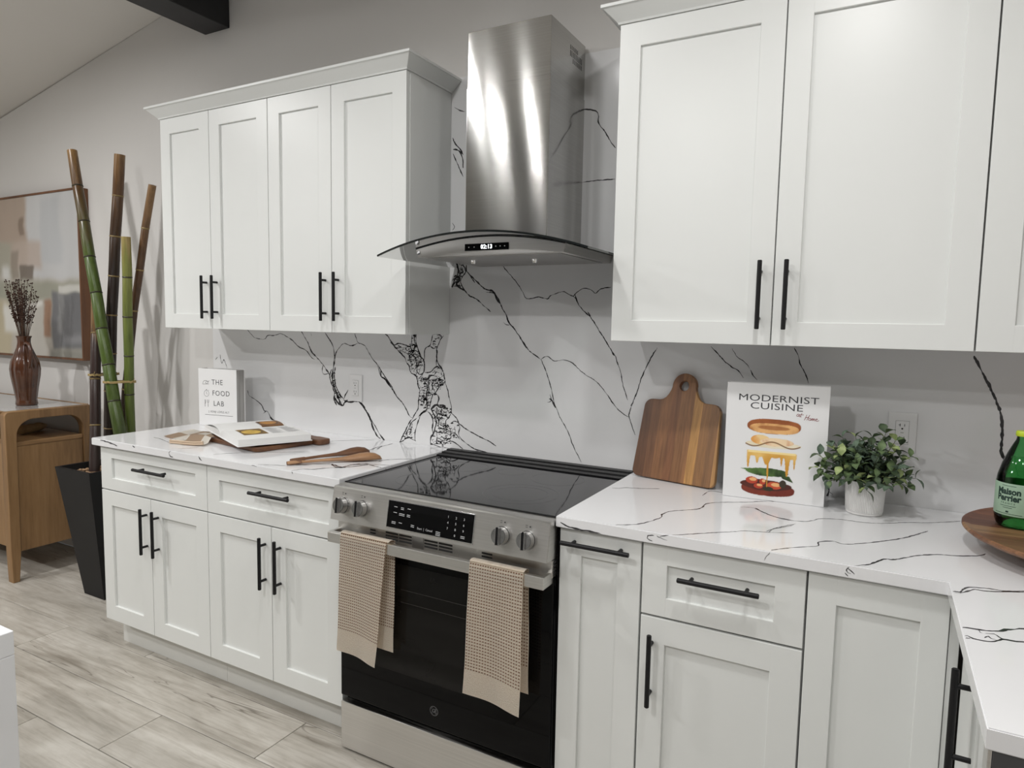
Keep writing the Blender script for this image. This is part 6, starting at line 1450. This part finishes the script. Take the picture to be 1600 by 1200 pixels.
# ------------------------------------------------------------------ black planter with bamboo
def planter():
    cx, cy, zt = -1.972, -0.272, 0.662
    t = thing('planter', (cx, cy, 0.0006), 'tall tapered square black planter beside the white cabinets', 'planter')
    MT['planter'] = plain('matte_black_planter', (0.007, 0.007, 0.008), 0.5, var=0.15, Specular_IOR_Level=0.3)
    b0, b1 = 0.086, 0.150
    m = MB()
    w_ = 0.016
    def ring(h, z):
        dx = 0.040 * (1 - z / zt)
        return [(cx + dx - h, cy - h, z), (cx + dx + h, cy - h, z), (cx + dx + h, cy + h, z), (cx + dx - h, cy + h, z)]
    for k in range(4):      # four tapered walls
        lo0, hi0 = ring(b0, 0.0006), ring(b1, zt); lo1, hi1 = ring(b0 - w_, 0.0006), ring(b1 - w_, zt)
        a, c = k, (k + 1) % 4
        m.hexa([lo0[a], lo0[c], lo1[c], lo1[a], hi0[a], hi0[c], hi1[c], hi1[a]])
    m.hexa(ring(b0 - w_ - 0.0005, 0.0008) + ring(b0 + 0.035, 0.45))
    m.build('pot', MT['planter'], t)
    m = MB(); m.hexa(ring(b1 - 0.04, 0.5) + ring(b1 - 0.0215, 0.6235)); m.build('soil', MT['soil'], t)
    MT['pebble'] = plain('tan_pebble', s2l(158, 128, 98), 0.7, var=0.35, scale=60)
    m = MB(); rnd = random.Random(6)
    for i in range(330):
        r_ = rnd.uniform(0.006, 0.010)
        x = cx + rnd.uniform(-1, 1) * (b1 - 0.030); y = cy + rnd.uniform(-1, 1) * (b1 - 0.030)
        m.M = Matrix.Translation((x, y, 0.6245 + rnd.uniform(0.001, 0.010))) @ Matrix.Rotation(rnd.uniform(0, 6), 4, 'Z') @ Matrix.Diagonal((1.3, 0.9, 0.65, 1))
        m.lathe([(0, -r_), (r_ * .85, -r_ * .5), (r_, 0.1 * r_), (r_ * .7, r_ * .7), (0, r_)], 7)
    o = m.build('pebbles', MT['pebble'], t); o['kind'] = 'stuff'
planter()
def bamboo_mat(name, stops):
    """lengthwise colour change of the cane itself, along its own z"""
    m, nt, b = nodes_of(name); tc = N(nt, 'ShaderNodeTexCoord'); sp = N(nt, 'ShaderNodeSeparateXYZ'); nt.links.new(tc.outputs['Object'], sp.inputs[0])
    n = noise_node(nt, mapping(nt, tc.outputs['Object'], (18, 18, 1.5)), 2.0, 4, 0.6)
    ad = N(nt, 'ShaderNodeMath', operation='MULTIPLY_ADD'); nt.links.new(n.outputs['Fac'], ad.inputs[0]); ad.inputs[1].default_value = 0.25
    mr = N(nt, 'ShaderNodeMapRange'); mr.inputs['From Min'].default_value = 0.0; mr.inputs['From Max'].default_value = 1.75; nt.links.new(sp.outputs['Z'], mr.inputs['Value'])
    nt.links.new(mr.outputs[0], ad.inputs[2])
    sb = N(nt, 'ShaderNodeMath', operation='SUBTRACT'); sb.inputs[1].default_value = 0.125; nt.links.new(ad.outputs[0], sb.inputs[0])
    base = ramp(nt, sb.outputs[0], stops)
    n2 = noise_node(nt, mapping(nt, tc.outputs['Object'], (60, 60, 4)), 2.0, 3, 0.6)
    mx = N(nt, 'ShaderNodeMix', data_type='RGBA', blend_type='MULTIPLY'); mx.inputs[0].default_value = 0.8
    nt.links.new(base, mx.inputs[6]); nt.links.new(ramp(nt, n2.outputs['Fac'], [(0.3, (0.7, 0.68, 0.62)), (0.6, (1.1, 1.1, 1.05))]), mx.inputs[7])
    nt.links.new(mx.outputs[2], b.inputs['Base Color']); b.inputs['Roughness'].default_value = 0.32
    return m
MT['node'] = plain('bamboo_node', s2l(128, 108, 66), 0.5, var=0.3, scale=40)
MT['node_dark'] = plain('bamboo_node_dark', s2l(46, 42, 26), 0.5, var=0.3, scale=40)
G_, DG, BR, TAN, DK, YG = s2l(74, 92, 38), s2l(46, 56, 28), s2l(86, 60, 34), s2l(152, 118, 76), s2l(42, 32, 28), s2l(126, 128, 66)
POLES = []
def pole(base, tip, r0, r1, mat, label, spacing=0.2, kink=(0, 0), node=None):
    base = Vector(base); tip = Vector(tip); POLES.append((base, tip))
    t = thing('bamboo_pole', base, label, 'bamboo')
    L = (tip - base).length; n = max(2, round(L / spacing)); m = MB(); pts = []; rs = []; nodes = []
    d = (tip - base).normalized()
    for k in range(n + 1):
        s = k / n
        p = base.lerp(tip, s) + Vector((kink[0], kink[1], 0)) * math.sin(PI * s) + Vector(((k % 2) * 2 - 1, 0, 0)) * 0.0022
        r = r0 + (r1 - r0) * s
        if 0 < k < n:
            nodes.append((p, r))
            pts += [p - d * 0.008, p - d * 0.002, p + d * 0.004]; rs += [r * 1.02, r * 0.95, r * 1.03]
        else: pts.append(p); rs.append(r)
    m.tube(pts, rs, 16); m.build('culm', mat, t)
    for p, r in nodes:
        m = MB(); m.tube([p - d * 0.0045, p - d * 0.001, p + d * 0.0025], [r * 1.03, r * 1.10, r * 1.03], 16); m.build('node', node or MT['node'], t)
    m = MB(); m.cyl(tip - d * 0.001, tip + d * 0.0006, r1 * 0.62, seg=14); m.build('hollow', MT['soil'], t)
ZP = 0.6450
pole((-1.742, -0.285, ZP), (-2.155, -0.262, 2.2575), 0.0300, 0.0230, bamboo_mat('bamboo_green_brown', [(0.0, DG), (0.25, G_), (0.60, G_), (0.72, s2l(80, 70, 38)), (0.84, BR), (0.95, TAN)]), 'leaning bamboo pole, green below and brown at its tip, furthest to the left', 0.185, (0.0, 0), MT['node_dark'])
pole((-2.040, -0.200, ZP), (-1.842, -0.205, 2.2200), 0.0255, 0.0245, bamboo_mat('bamboo_brown_dark', [(0.0, DK), (0.55, DK), (0.70, s2l(62, 44, 30)), (0.82, s2l(96, 68, 42)), (0.93, TAN)]), 'dark brown bamboo pole with a tan top, second tallest', 0.20, (-0.018, 0))
pole((-1.985, -0.172, ZP), (-1.655, -0.165, 2.0650), 0.0175, 0.0180, bamboo_mat('bamboo_thin_brown', [(0.0, DK), (0.4, s2l(62, 44, 30)), (0.6, s2l(84, 58, 38)), (0.8, s2l(132, 102, 70))]), 'thin brown bamboo pole slanting to the right', 0.21, (-0.03, 0))
pole((-1.835, -0.205, ZP), (-1.765, -0.235, 1.8130), 0.0225, 0.0215, bamboo_mat('bamboo_yellow_green', [(0.0, s2l(66, 80, 32)), (0.35, s2l(92, 106, 46)), (0.60, YG), (0.68, s2l(160, 140, 92))]), 'short light green bamboo pole with a sawn top', 0.19, (0, 0), MT['node_dark'])
pole((-1.928, -0.335, ZP), (-2.032, -0.235, 1.5700), 0.0250, 0.0225, bamboo_mat('bamboo_purple', [(0.0, s2l(50, 38, 36)), (0.36, s2l(60, 46, 44)), (0.42, s2l(120, 92, 60)), (0.6, s2l(136, 106, 70))]), 'dark purple-brown bamboo pole nearest the console', 0.235)
MT['twine'] = plain('straw_twine', s2l(170, 148, 100), 0.8, var=0.2, scale=60)
def tie(poles, z, label, tail):
    """one turn of twine drawn tight round the given poles"""
    pts = []
    for (b0, t0, r) in poles:
        k = (z - b0[2]) / (t0[2] - b0[2]); x = b0[0] + (t0[0] - b0[0]) * k; y = b0[1] + (t0[1] - b0[1]) * k
        pts += [(x + (r + 0.0045) * math.cos(a), y + (r + 0.0045) * math.sin(a)) for a in [2 * PI * i / 20 for i in range(20)]]
    pts = sorted(set(pts)); hull = []
    for seq in (pts, pts[::-1]):
        h = []
        for q in seq:
            while len(h) > 1 and (h[-1][0] - h[-2][0]) * (q[1] - h[-2][1]) - (h[-1][1] - h[-2][1]) * (q[0] - h[-2][0]) <= 0: h.pop()
            h.append(q)
        hull += h[:-1]
    c = (sum(q[0] for q in hull) / len(hull), sum(q[1] for q in hull) / len(hull), z)
    m = MB()
    for dz in (0.0, 0.0055):
        ring = [(x, y, z + dz + 0.002 * math.sin(3 * i)) for i, (x, y) in enumerate(hull)]
        m.tube(ring + ring[:1], 0.0026, 6)
    e = hull[tail % len(hull)]
    m.tube([(e[0], e[1], z), (e[0] + 0.012, e[1] - 0.010, z + 0.008), (e[0] + 0.022, e[1] - 0.012, z + 0.022)], [0.0024, 0.0018, 0.0010], 5)
    o = m.build('twine', MT['twine'], None, c); tag(o, label, 'twine')
tie([(POLES[0][0], POLES[0][1], 0.030), (POLES[3][0], POLES[3][1], 0.024)], 1.095, 'straw twine tied around the green bamboo poles', 12)
tie([(POLES[4][0], POLES[4][1], 0.0275), (POLES[1][0], POLES[1][1], 0.0275)], 1.125, 'straw twine tied around the dark bamboo poles', 8)

# ------------------------------------------------------------------ island corner
t = thing('island', (-0.75, -2.3, 0.0006), 'white kitchen island, only its corner showing at the lower left edge', 'island')
m = MB(); m.box(-1.9, 0.302, -2.75, -1.717, 0.874, 0.914, 0.0015); m.build('island_top', MT['island'], t)
m = MB(); m.box(0.262, 0.302, -2.75, -1.717, 0.0006, 0.8738, 0.0015); wf = m.build('waterfall_side', MT['island'], t)
m = MB(); m.box(-1.9, 0.2615, -2.70, -1.767, 0.0006, 0.8738, 0.001); m.build('cabinet', MT['cabinet'], t)
